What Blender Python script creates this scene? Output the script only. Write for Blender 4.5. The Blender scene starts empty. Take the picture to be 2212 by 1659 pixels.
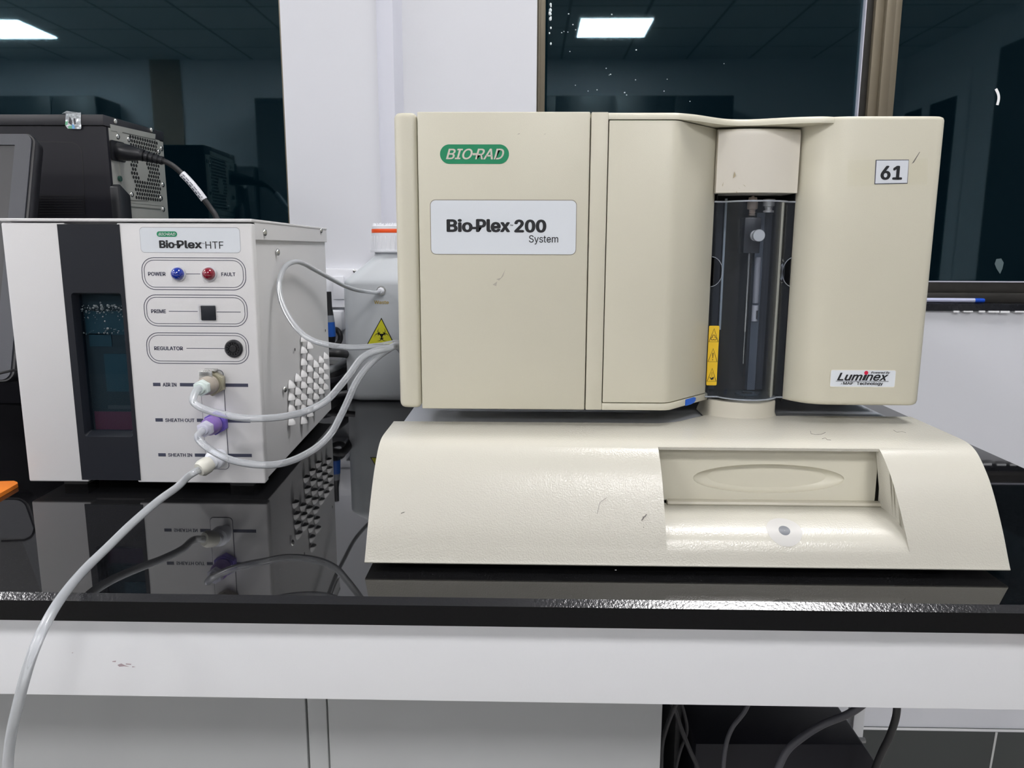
import bpy, bmesh, math, random
from mathutils import Vector, Matrix
random.seed(7)
sc = bpy.context.scene
col = sc.collection

# ------------------------------------------------------------------ camera (metres; x right, y towards the wall, z=0 is the counter top)
F, CX, CY, H = 1661.0, 1106.0, 829.5, 0.232
PITCH, YAW, ROLL = math.radians(10.1), math.radians(1.2), math.radians(0.2)
FWD = Vector((-math.sin(YAW)*math.cos(PITCH), math.cos(YAW)*math.cos(PITCH), -math.sin(PITCH)))
_r = Vector((math.cos(YAW), math.sin(YAW), 0)); _u = _r.cross(FWD)
RT = _r*math.cos(ROLL) + _u*math.sin(ROLL); UP = -_r*math.sin(ROLL) + _u*math.cos(ROLL)
O = Vector((0, 0, H))
cam = bpy.data.cameras.new('camera'); camo = bpy.data.objects.new('camera', cam); col.objects.link(camo)
cam.sensor_fit = 'HORIZONTAL'; cam.sensor_width = 36.0; cam.lens = F*36.0/2212.0
cam.clip_start = 0.02; cam.clip_end = 60
M = Matrix((RT, UP, -FWD)).transposed().to_4x4(); M.translation = O
camo.matrix_world = M
sc.camera = camo
def ray(x, y): return FWD + RT*((x-CX)/F) - UP*((y-CY)/F)
def at(x, y, Y): d = ray(x, y); return O + d*(Y/d.y)
def atz(x, y, Z): d = ray(x, y); return O + d*((Z-H)/d.z)

# ------------------------------------------------------------------ world, exposure, ceiling lights
w = bpy.data.worlds.new('night'); sc.world = w; w.use_nodes = True
w.node_tree.nodes['Background'].inputs[0].default_value = (0.0035, 0.013, 0.019, 1)
w.node_tree.nodes['Background'].inputs[1].default_value = 0.6
sc.view_settings.view_transform = 'Standard'; sc.view_settings.look = 'None'
sc.view_settings.exposure = 0.0; sc.view_settings.gamma = 1.0; sc.view_settings.use_curve_mapping = False
LAMP = 47.5            # emission strength of the ceiling panels
CEIL = 2.02
FLOOR = -0.80
WALL = 1.29            # front face of the window wall
GLASS = 1.34

# ------------------------------------------------------------------ materials
MATS = {}
def mat(name, color, rough=0.5, metal=0.0, bump=0.0, bscale=400, spec=0.5, var=0.0, vscale=8, coat=0.0, ior=None, emit=None):
    if name in MATS: return MATS[name]
    m = bpy.data.materials.new(name); m.use_nodes = True; nt = m.node_tree
    p = nt.nodes['Principled BSDF']
    p.inputs['Base Color'].default_value = (*color, 1); p.inputs['Roughness'].default_value = rough
    p.inputs['Metallic'].default_value = metal; p.inputs['Specular IOR Level'].default_value = spec
    p.inputs['Coat Weight'].default_value = coat; p.inputs['Coat Roughness'].default_value = 0.05
    if ior: p.inputs['IOR'].default_value = ior
    if emit:
        p.inputs['Emission Color'].default_value = (*emit[0], 1); p.inputs['Emission Strength'].default_value = emit[1]
    tc = None
    if bump or var:
        tc = nt.nodes.new('ShaderNodeTexCoord')
    if bump:
        n = nt.nodes.new('ShaderNodeTexNoise'); n.inputs['Scale'].default_value = bscale; n.inputs['Detail'].default_value = 2
        b = nt.nodes.new('ShaderNodeBump'); b.inputs['Strength'].default_value = bump; b.inputs['Distance'].default_value = 0.001
        nt.links.new(tc.outputs['Object'], n.inputs['Vector']); nt.links.new(n.outputs['Fac'], b.inputs['Height'])
        nt.links.new(b.outputs['Normal'], p.inputs['Normal'])
    if var:
        n2 = nt.nodes.new('ShaderNodeTexNoise'); n2.inputs['Scale'].default_value = vscale; n2.inputs['Detail'].default_value = 4
        mx = nt.nodes.new('ShaderNodeMix'); mx.data_type = 'RGBA'
        mx.inputs[6].default_value = (*[c*(1-var) for c in color], 1); mx.inputs[7].default_value = (*[min(1, c*(1+var)) for c in color], 1)
        nt.links.new(tc.outputs['Object'], n2.inputs['Vector']); nt.links.new(n2.outputs['Fac'], mx.inputs[0])
        nt.links.new(mx.outputs[2], p.inputs['Base Color'])
    MATS[name] = m
    return m
def clear(name, tint=(1, 1, 1), milk=0.0, milkcol=(.9, .9, .9), ior=1.5, edge=0.0, rough=0.02, gcol=(1, 1, 1)):
    """thin clear plastic or glass: see-through, mirror by Fresnel, a little milky"""
    if name in MATS: return MATS[name]
    m = bpy.data.materials.new(name); m.use_nodes = True; nt = m.node_tree; N = nt.nodes; L = nt.links
    N.clear()
    out = N.new('ShaderNodeOutputMaterial'); tr = N.new('ShaderNodeBsdfTransparent'); tr.inputs[0].default_value = (*tint, 1)
    gl = N.new('ShaderNodeBsdfGlossy'); gl.inputs['Roughness'].default_value = rough; gl.inputs[0].default_value = (*gcol, 1)
    df = N.new('ShaderNodeBsdfDiffuse'); df.inputs[0].default_value = (*milkcol, 1)
    lw = N.new('ShaderNodeLayerWeight'); lw.inputs[0].default_value = 0.35
    mm = N.new('ShaderNodeMath'); mm.operation = 'MULTIPLY_ADD'; mm.inputs[1].default_value = edge; mm.inputs[2].default_value = milk
    L.new(lw.outputs['Facing'], mm.inputs[0])
    a = N.new('ShaderNodeMixShader'); L.new(mm.outputs[0], a.inputs[0]); L.new(tr.outputs[0], a.inputs[1]); L.new(df.outputs[0], a.inputs[2])
    fr = N.new('ShaderNodeFresnel'); fr.inputs[0].default_value = ior
    b = N.new('ShaderNodeMixShader'); L.new(fr.outputs[0], b.inputs[0]); L.new(a.outputs[0], b.inputs[1]); L.new(gl.outputs[0], b.inputs[2])
    L.new(b.outputs[0], out.inputs[0])
    MATS[name] = m
    return m
BEIGE = mat('beige_plastic', (.585, .56, .455), .42, bump=.10, bscale=1500, var=.025, vscale=14)
BASEP = mat('beige_leather_grain', (.545, .528, .462), .20, bump=.26, bscale=850, var=.015, vscale=10, spec=.55)
BEIGE2 = mat('beige_smooth', (.58, .55, .46), .45)
GREYP = mat('painted_steel_grey', (.655, .65, .655), .5, bump=.08, bscale=1800, var=.02, vscale=9)
WHITEP = mat('white_plastic', (.72, .73, .77), .35)
PLATE = mat('silver_label', (.68, .715, .76), .5)
BLACKP = mat('black_plastic', (.012, .013, .016), .38, bump=.05, bscale=1200)
BLACKM = mat('black_case_paint', (.011, .011, .016), .45, bump=.12, bscale=1400, spec=.3)
VOID = mat('cavity_black', (.003, .003, .004), .7)
INK = mat('black_ink', (.006, .007, .010), .6)
INKG = mat('slate_ink', (.045, .05, .085), .6)
GREEN = mat('logo_green', (.0, .235, .10), .5)
STEEL = mat('steel', (.62, .62, .60), .25, metal=1.0)
GALV = mat('galvanised', (.50, .50, .46), .45, metal=.55, var=.1, vscale=30)
ALU = mat('brushed_knob', (.85, .84, .82), .42, metal=.55)
YELLOW = mat('warning_yellow', (.78, .50, .02), .45)
YELLOW2 = mat('sticker_yellow', (.62, .60, .02), .45)
WALLM = mat('white_wall_paint', (.66, .67, .71), .6, bump=.16, bscale=45, var=.012, vscale=3)
CLEART = clear('clear_tubing', (.95, .96, .97), milk=.27, milkcol=(.74, .77, .81), ior=1.5, edge=.40, rough=.24)
ACRYL = clear('clear_acrylic', (.88, .90, .93), milk=.022, milkcol=(.40, .45, .52), ior=1.2, edge=.03)
PANE = clear('window_glass', (.55, .70, .74), ior=1.52, gcol=(.72, .93, 1.0))

# ------------------------------------------------------------------ mesh builder
class MB:
    def __init__(self): self.bm = bmesh.new(); self.mats = []; self.mi = 0; self.dn = self.bm.faces.layers.int.new('done')
    def use(self, m):
        if m not in self.mats: self.mats.append(m)
        self.mi = self.mats.index(m); return self
    def _fin(self, faces, bevel=0, seg=2, ang=25):
        faces = [f for f in faces if f.is_valid]
        bmesh.ops.recalc_face_normals(self.bm, faces=faces)
        if bevel:
            es = set(e for f in faces for e in f.edges)
            es = [e for e in es if len(e.link_faces) == 2 and e.calc_face_angle(0) > math.radians(ang)]
            r = bmesh.ops.bevel(self.bm, geom=es, offset=bevel, segments=seg, profile=.5, affect='EDGES', clamp_overlap=True)
            faces = []
        for f in self.bm.faces:
            if not f[self.dn]: f.material_index = self.mi; f[self.dn] = 1
        return self
    def poly(self, rings, closed=True, caps=True, bevel=0, seg=2, ang=25):
        """loft through rings of equal length"""
        vs = [[self.bm.verts.new(p) for p in r] for r in rings]; n = len(vs[0]); fs = []
        for a, b in zip(vs, vs[1:]):
            for i in range(n if closed else n-1):
                j = (i+1) % n
                fs.append(self.bm.faces.new((a[i], a[j], b[j], b[i])))
        if caps:
            fs.append(self.bm.faces.new(vs[0][::-1])); fs.append(self.bm.faces.new(vs[-1]))
        return self._fin(fs, bevel, seg, ang)
    def box(self, x0, x1, y0, y1, z0, z1, bevel=0, seg=2):
        r = lambda z: [(x0, y0, z), (x1, y0, z), (x1, y1, z), (x0, y1, z)]
        return self.poly([r(z0), r(z1)], bevel=bevel, seg=seg)
    def prism(self, pts, axis, a, b, bevel=0, seg=2, ang=25):
        f = {'X': lambda p, t: (t, p[0], p[1]), 'Y': lambda p, t: (p[0], t, p[1]), 'Z': lambda p, t: (p[0], p[1], t)}[axis]
        return self.poly([[f(p, a) for p in pts], [f(p, b) for p in pts]], bevel=bevel, seg=seg, ang=ang)
    def tube(self, path, r, seg=14, caps=True, radii=None):
        path = [Vector(p) for p in path]; rings = []; n0 = None
        for i, p in enumerate(path):
            t = (path[min(i+1, len(path)-1)] - path[max(i-1, 0)]).normalized()
            if n0 is None: n0 = t.orthogonal().normalized()
            else: n0 = (n0 - t*n0.dot(t)).normalized()
            b = t.cross(n0); rr = radii[i] if radii else r
            rings.append([p + (n0*math.cos(a) + b*math.sin(a))*rr for a in [2*math.pi*k/seg for k in range(seg)]])
        return self.poly(rings, caps=caps)
    def lathe(self, prof, c, d=(0, 0, 1), seg=32, caps=True, bevel=0):
        """prof: list of (radius, height along d)"""
        d = Vector(d).normalized(); u = d.orthogonal().normalized(); v = d.cross(u); c = Vector(c)
        rings = [[c + d*h + (u*math.cos(2*math.pi*k/seg) + v*math.sin(2*math.pi*k/seg))*max(r, 1e-5) for k in range(seg)] for r, h in prof]
        return self.poly(rings, caps=caps, bevel=bevel)
    def ball(self, c, r, sx=1, sy=1, sz=1, u=12, v=8):
        m = Matrix.Translation(c) @ Matrix.Diagonal((sx, sy, sz, 1))
        g = bmesh.ops.create_uvsphere(self.bm, u_segments=u, v_segments=v, radius=r, matrix=m)
        fs = set(f for x in g['verts'] for f in x.link_faces)
        for f in fs: f.material_index = self.mi; f[self.dn] = 1
        return self
    def flat(self, fn, pts, th=.0002):
        """a thin plate with outline pts (u,v), laid on a surface by fn(u, v, w)"""
        area = sum(a[0]*b[1]-b[0]*a[1] for a, b in zip(pts, pts[1:]+pts[:1]))
        if area < 0: pts = pts[::-1]
        return self.poly([[fn(u, v, 0) for u, v in pts], [fn(u, v, th) for u, v in pts]])
    def band(self, fn, pts, wd, th=.0002, closed=True):
        """an outline of width wd following pts"""
        n = len(pts); outer = []; inner = []
        for i in range(n):
            a = Vector(pts[i-1 if (closed or i) else 0]); b = Vector(pts[i]); c = Vector(pts[(i+1) % n if (closed or i < n-1) else i])
            t = (c-a).normalized(); nn = Vector((-t.y, t.x))*wd/2
            outer.append(b+nn); inner.append(b-nn)
        if closed: outer.append(outer[0]); inner.append(inner[0])
        for i in range(len(outer)-1):
            q = [outer[i], outer[i+1], inner[i+1], inner[i]]
            self.flat(fn, [tuple(x) for x in q], th)
        return self
    def text(self, s, x0, x1, z0, z1, fn, bold=0.0, shear=0.0, th=.0002, fit=None):
        """lettering filling the box x0..x1, z0..z1; fit = reference string height 'cap' """
        cu = bpy.data.curves.new('t', 'FONT'); cu.body = s; cu.size = 1; cu.offset = min(bold, 0); cu.shear = shear; cu.fill_mode = 'BOTH'
        cu.extrude = 0; cu.resolution_u = 3
        if FONT: cu.font = FONT
        o = bpy.data.objects.new('t', cu); col.objects.link(o)
        dg = bpy.context.evaluated_depsgraph_get(); me = bpy.data.meshes.new_from_object(o.evaluated_get(dg))
        bpy.data.objects.remove(o); bpy.data.curves.remove(cu)
        if not me.vertices: return self
        xs = [v.co.x for v in me.vertices]; ys = [v.co.y for v in me.vertices]
        ax, bx = min(xs), max(xs); ay, by = (min(ys), max(ys)) if fit is None else fit
        g = lambda v: (x0+(v.co.x-ax)/(bx-ax)*(x1-x0), z0+(v.co.y-ay)/(by-ay)*(z1-z0))
        k = bold*(z1-z0)/.73 if bold > 0 else 0          # heavier strokes: the same outline laid down around itself
        offs = [(0, 0)] if not k else [(0, 0)]+[(k*math.cos(a)-0, k*.6*math.sin(a)) for a in [math.pi*j/4 for j in range(8)]]
        for q, (du, dv) in enumerate(offs):
            vs = [self.bm.verts.new(fn(g(v)[0]+du, g(v)[1]+dv, th+q*.000006)) for v in me.vertices]
            for f in me.polygons:
                try: nf = self.bm.faces.new([vs[i] for i in f.vertices])
                except ValueError: continue
                nf.material_index = self.mi; nf[self.dn] = 1
        bpy.data.meshes.remove(me)
        return self
    def shear(self, k, y0):
        for v in self.bm.verts: v.co.x -= k*(v.co.y-y0)
        return self
    def build(self, name, parent=None, mats=None, smooth=35, kind=None, label=None):
        me = bpy.data.meshes.new(name)
        if mats: self.mats = mats if isinstance(mats, list) else [mats]
        off = wloc(parent) if parent else Vector((0, 0, 0))
        if parent is None:                       # origin of a lone mesh at the middle of its foot
            b = [v.co for v in self.bm.verts]
            off = Vector(((min(v.x for v in b)+max(v.x for v in b))/2, (min(v.y for v in b)+max(v.y for v in b))/2, min(v.z for v in b)))
        bmesh.ops.translate(self.bm, verts=self.bm.verts, vec=-off)
        self.bm.faces.layers.int.remove(self.dn); self.bm.to_mesh(me); self.bm.free()
        for m in self.mats: me.materials.append(m)
        if smooth:
            me.polygons.foreach_set('use_smooth', [True]*len(me.polygons)); me.set_sharp_from_angle(angle=math.radians(smooth))
        o = bpy.data.objects.new(name, me); col.objects.link(o)
        if parent: o.parent = parent
        else: o.location = off
        if kind: o['kind'] = kind
        if label: o['label'] = label
        return o
def wloc(o):
    v = o.location.copy()
    while o.parent: o = o.parent; v += o.location
    return v
FONT = None
try:
    import os
    FONT = bpy.data.fonts.load(os.path.join(bpy.utils.system_resource('DATAFILES'), 'fonts', 'Inter.woff2'))
except Exception: FONT = None
CAPFIT = None
def thing(name, label, cat, loc, group=None):
    o = bpy.data.objects.new(name, None); col.objects.link(o); o.location = loc; o.empty_display_size = .05
    return tag(o, label, cat, group)
def tag(o, label, cat, group=None):
    o['label'] = label; o['category'] = cat
    if group: o['group'] = group
    return o
def struct(mb, name, m=None, **k): return mb.build(name, None, m, kind='structure', **k)
def facing(Y): return lambda u, v, w: (u, Y-w, v)
def rrect(x0, x1, z0, z1, r, n=6):
    p = []
    for cx, cz, a0 in ((x1-r, z1-r, 0), (x0+r, z1-r, 90), (x0+r, z0+r, 180), (x1-r, z0+r, 270)):
        for k in range(n+1):
            a = math.radians(a0+90*k/n); p.append((cx+r*math.cos(a), cz+r*math.sin(a)))
    return p
def circ(cx, cz, r, n=24, rz=None): return [(cx+r*math.cos(2*math.pi*k/n), cz+(rz or r)*math.sin(2*math.pi*k/n)) for k in range(n)]
def spline(pts, n=8):
    pts = [Vector(p) for p in pts]; out = []
    P = [2*pts[0]-pts[1]]+pts+[2*pts[-1]-pts[-2]]
    for i in range(1, len(P)-2):
        for k in range(n):
            t = k/n; a, b, c, d = P[i-1], P[i], P[i+1], P[i+2]
            out.append(.5*((2*b)+(c-a)*t+(2*a-5*b+4*c-d)*t*t+(3*b-a-3*c+d)*t**3))
    out.append(pts[-1]); return out
def pix(lst): return [at(x, y, Y) for x, y, Y in lst]

# ================================================================== ROOM
def tiled(name, c, line, sx, sy, mortar, rough=.6, ca=None):
    if name in MATS: return MATS[name]
    m = mat(name, c, rough); nt = m.node_tree; tc = nt.nodes.new('ShaderNodeTexCoord'); br = nt.nodes.new('ShaderNodeTexBrick')
    br.offset = 0; br.inputs['Color1'].default_value = (*c, 1); br.inputs['Color2'].default_value = (*(ca or c), 1); br.inputs['Mortar'].default_value = (*line, 1)
    br.inputs['Scale'].default_value = 1; br.inputs['Brick Width'].default_value = sx; br.inputs['Row Height'].default_value = sy; br.inputs['Mortar Size'].default_value = mortar
    nt.links.new(tc.outputs['Object'], br.inputs['Vector']); nt.links.new(br.outputs['Color'], nt.nodes['Principled BSDF'].inputs['Base Color'])
    return m
RX0, RX1, RY0 = -5.4, 3.6, -5.19
struct(MB().box(RX0, RX1, RY0, 1.75, FLOOR-.1, FLOOR), 'floor', tiled('floor_tiles', (.42, .41, .39), (.2, .2, .2), .6, .6, .004, .3))
ceil_m = tiled('ceiling_tiles', (.62, .63, .64), (.25, .26, .27), .6, .6, .012, .8, (.55, .56, .57))
struct(MB().box(RX0, RX1, RY0, 1.75, CEIL, CEIL+.1), 'ceiling', ceil_m)
struct(MB().box(RX0-.1, RX0, RY0, 1.75, FLOOR, CEIL), 'wall_left', WALLM)
struct(MB().box(RX1, RX1+.1, RY0, 1.75, FLOOR, CEIL), 'wall_right', WALLM)
struct(MB().box(RX0, RX1, RY0-.1, RY0, FLOOR, CEIL), 'wall_front', WALLM)
SILLZ = .1425
XL, XR = -.3955, .0105       # edges of the wall pier between the windows
b = MB()
WT = .18
b.box(XL, XR, WALL, WALL+WT, FLOOR, 1.5)               # pier
b.box(RX0, RX1, WALL, WALL+WT, 1.5, CEIL)
b.box(RX0, XL, WALL, WALL+WT, FLOOR, SILLZ-.012)
b.box(XR, RX1, WALL, WALL+WT, FLOOR, SILLZ-.012)
b.box(RX0, -1.9, WALL, WALL+WT, SILLZ-.012, 1.5); b.box(2.6, RX1, WALL, WALL+WT, SILLZ-.012, 1.5)
struct(b, 'wall_back', WALLM, smooth=0)
# grey tile dado at the foot of the wall
dado = tiled('grey_stone_tiles', (.045, .052, .050), (.5, .5, .5), .62, .62, .004, .35, (.055, .06, .06))
d2 = MB().box(RX0, RX1, WALL-.012, WALL-.0005, FLOOR, -.6295); jx = at(2137, 1610, WALL-.012).x; d2.use(dado); d2.mats = [dado]; d2.use(mat('tile_grout', (.55, .56, .55), .7)).prism([(jx+.004, FLOOR), (jx+.006, FLOOR), (jx+.0085, -.70), (jx+.012, -.6295), (jx+.008, -.6295), (jx+.005, -.70)], 'Y', WALL-.0126, WALL-.0118); struct(d2, 'baseboard_back')
# plaster box-out running up the pier (covered pipe or cable chase)
tr = MB()
xa, xb = at(812, 0, WALL).x, at(862, 0, WALL).x
tr.prism([(xa, WALL), (xa+.004, WALL-.006), (xa+.012, WALL-.012), (xb-.008, WALL-.016), (xb-.003, WALL-.012), (xb, WALL-.003), (xb+.004, WALL)], 'Z', .02, CEIL)
struct(tr, 'trim_1', mat('chase_paint', (.62, .63, .70), .5, bump=.2, bscale=30))
# dark stone sills
SILLM = mat('black_stone_sill', (.012, .013, .016), .12, bump=.2, bscale=60, var=.6, vscale=60)
DUST = mat('white_paint_smear', (.75, .76, .78), .7)
s = MB().use(SILLM).box(XR, 2.6, WALL-.006, GLASS+.03, SILLZ-.012, SILLZ, bevel=.001)
s.use(DUST)
random.seed(3)
x = .70
while x < 1.2:
    wd = random.uniform(.006, .02); s.box(x, x+wd, WALL-.0075, WALL-.004, SILLZ-.0135-random.uniform(0, .0012), SILLZ-.0115+random.uniform(0, .0006)); x += wd+random.uniform(0, .012)
struct(s, 'trim_2', smooth=0)
struct(MB().box(-1.9, XL, WALL-.006, GLASS+.03, SILLZ-.012, SILLZ), 'trim_3', SILLM)
# windows: brown aluminium frames with glass, night outside
BRONZE = mat('bronze_frame', (.205, .175, .125), .38, metal=.35, var=.12, vscale=25)
BRONZED = mat('bronze_frame_dark', (.035, .033, .03), .4, metal=.3, var=.3, vscale=60)
SEAL = mat('glazing_bead', (.5, .5, .58), .35)
FZ0, FZ1 = SILLZ, 1.5
def window(n, x0, x1, panes):
    fr = MB().use(BRONZE); g = GLASS
    fr.box(x0, x0+.018, g-.012, g+.02, FZ0, FZ1, bevel=.0015); fr.box(x0+.006, x0+.010, g-.016, g-.011, FZ0, FZ1, bevel=.001)
    fr.box(x1-.018, x1, g-.012, g+.02, FZ0, FZ1, bevel=.0015)
    fr.use(BRONZED); fr.box(x0, x1, g-.012, g+.02, FZ1-.03, FZ1, bevel=.001)
    fr.box(x0, x1, g-.024, g+.02, FZ0, FZ0+.016, bevel=.001); fr.box(x0, x1, g-.012, g+.02, FZ0+.016, FZ0+.034, bevel=.001)
    fr.use(SEAL).box(x0+.01, x1-.01, g-.014, g-.011, FZ0+.0335, FZ0+.0355)
    w_ = fr.build('window_%d' % n, None, kind='structure')
    for a, bq in panes:
        MB().box(a, bq, g, g+.004, FZ0+.03, FZ1-.02).build('pane', w_, PANE, smooth=0)
    return w_
w1 = window(1, -1.9, XL+.004, [(-1.89, XL)])
w2 = window(2, XR-.004, 2.6, [(.028, .545), (.585, 2.59)])
g = GLASS
m_ = MB().use(SEAL).box(.5365, .5382, g-.010, g+.01, FZ0+.03, FZ1-.02)
m_.use(BRONZED).box(.5384, .551, g-.006, g+.016, FZ0+.03, FZ1-.02, bevel=.001)
m_.use(BRONZE).box(.551, .5655, g-.014, g+.016, FZ0+.016, FZ1-.02, bevel=.001)
m_.box(.5652, .580, g-.022, g+.016, FZ0+.016, FZ1-.02, bevel=.0015); m_.box(.5795, .5915, g-.018, g+.016, FZ0+.016, FZ1-.02, bevel=.002)
m_.build('mullion', w2)
# water drops and condensation on the middle pane
random.seed(11); dr = MB()
for k in range(14): dr.ball((.0325+random.uniform(-.002, .002), g-.0004, .47+random.uniform(.08, .19)), random.uniform(.0012, .0026), 1, .4, 1.3, 8, 6)
for k in range(26): dr.ball((.04+abs(random.gauss(0, .12)), g-.0004, .50+random.uniform(-.03, .11)), random.uniform(.0005, .0010), 1.3, .4, 1, 8, 6)
dr.build('water_drops', w2, mat('drops', (.8, .88, .9), .05), kind='stuff')
ms = MB().use(mat('smear', (.85, .85, .86), .5)); fg = facing(g-.0003)
pp = spline([(at(x, y, g).x, 0, at(x, y, g).z) for x, y in ((2151, 192), (2156, 203), (2157, 214), (2154, 227))], 5)
ms.band(fg, [(q.x, q.z) for q in pp], .0042, closed=False)
ms.build('paint_mark', w2)
ms = MB().use(mat('smudge', (.09, .13, .14), .6)); c_ = at(2158, 575, g)
ms.flat(fg, [(c_.x+dx, c_.z+dz) for dx, dz in ((-.006, .012), (-.008, .004), (-.004, -.004), (.003, -.013), (.006, -.004), (.007, .006), (.002, .013))]); ms.build('smudge', w2)

# lamps of the room: square ceiling panels, 2.4-2.5 m apart
LM = bpy.data.materials.new('lamp_diffuser'); LM.use_nodes = True
LM.node_tree.nodes['Principled BSDF'].inputs['Base Color'].default_value = (.8, .8, .8, 1)
LM.node_tree.nodes['Principled BSDF'].inputs['Emission Color'].default_value = (1.0, .985, .99, 1)
LM.node_tree.nodes['Principled BSDF'].inputs['Emission Strength'].default_value = LAMP
LM2 = LM.copy(); LM2.name = 'lamp_diffuser_dimmed'; LM2.node_tree.nodes['Principled BSDF'].inputs['Emission Strength'].default_value = LAMP*.60  # over-bench row set weaker, to hold down brightness on wall and platform top
rows = {-4.08: 'far', -1.70: 'near', .70: 'over'}
for Yc, rw in rows.items():
    for Xc, cl in ((.685, 'behind the beige analyzer'), (-1.62 if Yc < -3 else -2.15, 'behind the wall pier'), (-4.40, 'far left over the computer')):
        if rw == 'over':
            cl = {.685: 'straight above the analyzer end of the bench', -2.15: 'straight above the bench left of the white box', -4.40: 'straight above the far left end of the window wall'}[Xc]
            lb = 'square flush ceiling light panel ' + cl
        elif rw == 'near':
            cl = {.685: 'above and behind the viewer, right', -2.15: 'above and behind the viewer, left', -4.40: 'above the aisle at far left'}[Xc]
            lb = 'square flush ceiling light panel ' + cl
        elif 'pier' in cl: lb = 'square ceiling light panel on the far side, in line with the wall pier'
        else: lb = 'bright ceiling light panel mirrored in the dark glass ' + cl
        t = thing('ceiling_light', lb, 'ceiling light', (Xc, Yc, CEIL-.012))
        f_ = MB(); f_.prism(rrect(Xc-.30, Xc+.30, Yc-.28, Yc+.28, .004, 2), 'Z', CEIL-.010, CEIL-.0002)
        f_.build('frame', t, WHITEP, smooth=0)
        MB().box(Xc-.285, Xc+.285, Yc-.265, Yc+.265, CEIL-.014, CEIL-.0102).build('diffuser', t, LM2 if rw == 'over' else LM, smooth=0)

# far side of the room, seen only as reflections: dark cupboards and a partition with a doorway
DARKC = mat('dark_cabinet', (.035, .04, .045), .4); GREYC = mat('grey_cabinet', (.16, .17, .18), .5)
def cupboard(x0, x1, y0, y1, z1, lb, doors=2, m=DARKC):
    t = thing('storage_cabinet', lb, 'cabinet', ((x0+x1)/2, (y0+y1)/2, FLOOR))
    MB().box(x0, x1, y0, y1-.02, FLOOR, z1, bevel=.004).build('body', t, m)
    wd = (x1-x0)/doors
    for k in range(doors):
        d_ = MB().box(x0+k*wd+.004, x0+(k+1)*wd-.004, y1-.02, y1, FLOOR+.08, z1-.01, bevel=.003).build('door', t, m)
        MB().box(x0+(k+.5)*wd-.06, x0+(k+.5)*wd+.06, y1, y1+.02, (FLOOR+z1)/2, (FLOOR+z1)/2+.015, bevel=.003).build('handle', d_, STEEL)
    return t
zr = .232
cupboard(-5.3, -4.02, -5.15, -4.7, 1.60, 'dark tall cabinet by the far wall, mirrored left of the pillar window', 3)
cupboard(-2.56, -1.2, -5.15, -4.75, 1.59, 'dark cabinet against the far wall, mirrored beside the wall pier', 2)
cupboard(-4.0, -2.58, -5.15, -4.7, .97, 'low dark cabinet mirrored under the pale wall, right of the computer tower', 2)
cupboard(-.3, 1.86, -5.15, -4.7, 1.60, 'long dark cabinet mirrored just above the beige analyzer', 4)
MB_ = MB().box(3.0, 3.55, -2.6, -1.1, FLOOR, 1.50, bevel=.01)
f1 = tag(MB_.build('tall_cabinet', None, DARKC), 'black upright cabinet near the right wall, mirrored in the right-hand pane', 'cabinet')
dt = MB().use(WHITEP); dt.box(RX1-.02, RX1-.0005, -4.75, -4.62, FLOOR, 1.5); dt.box(RX1-.02, RX1-.0005, -4.16, -3.98, FLOOR, 1.5); dt.box(RX1-.02, RX1-.0005, -5.1, -3.98, 1.5, 1.68)
dt.use(VOID).box(RX1-.012, RX1-.0006, -5.1, -4.16, FLOOR, 1.5)
struct(dt, 'door_1', smooth=0)
# brown strip of panelling on the far wall
pn = MB().box(-3.72, -3.42, RY0+.0005, RY0+.012, FLOOR, CEIL); struct(pn, 'trim_4', mat('brown_panel', (.30, .21, .15), .6))

# ================================================================== BENCH
GR = bpy.data.materials.new('black_granite'); GR.use_nodes = True
nt = GR.node_tree; p = nt.nodes['Principled BSDF']; tc = nt.nodes.new('ShaderNodeTexCoord')
vo = nt.nodes.new('ShaderNodeTexNoise'); vo.inputs['Scale'].default_value = 900; vo.inputs['Detail'].default_value = 3
rp = nt.nodes.new('ShaderNodeValToRGB'); rp.color_ramp.elements[0].position = .60; rp.color_ramp.elements[0].color = (.0035, .0036, .0042, 1)
rp.color_ramp.elements[1].position = .78; rp.color_ramp.elements[1].color = (.05, .05, .055, 1)
nt.links.new(tc.outputs['Object'], vo.inputs['Vector']); nt.links.new(vo.outputs['Fac'], rp.inputs[0]); nt.links.new(rp.outputs[0], p.inputs['Base Color'])
p.inputs['Roughness'].default_value = .025; p.inputs['IOR'].default_value = 1.62
GRB = mat('granite_ground_edge', (.010, .010, .012), .17, bump=.22, bscale=500, spec=.8, var=.7, vscale=500)
CR = .533; YF = .4765
HON = mat('granite_honed_edge', (.0035, .0036, .0042), .35, var=.6, vscale=700, spec=.15)
b = MB().use(GR); b.mats = [GR, GRB, HON]; b.prism([(YF, -.0175), (YF, -.0031), (YF+.0061, 0), (WALL-.001, 0), (WALL-.001, -.0175)], 'X', -2.2, CR)
for f in b.bm.faces:
    n = f.normal; f.normal_update(); n = f.normal
    if n.y < -.3 and n.z > .3:
        f.material_index = 1
    if n.y < -.9:
        f.material_index = 2
b.use(mat('white_fleck', (.8, .8, .8), .5)); q = atz(1330, 1232, 0); b.box(q.x-.0006, q.x+.0006, q.y, q.y+.0012, 0, .0002)
tag(b.build('worktop', smooth=0), 'polished black granite worktop carrying the two instruments', 'worktop')
WFR = mat('bench_frame_white', (.70, .71, .73), .42, bump=.04, bscale=900)
t = thing('bench_frame', 'white painted steel bench frame under the black granite worktop', 'table', (-.8, .9, FLOOR))
MB().box(-2.15, CR-.02, 1.22, 1.26, -.0822, -.0178, bevel=.0015).build('back_rail', t, WFR)
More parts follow.
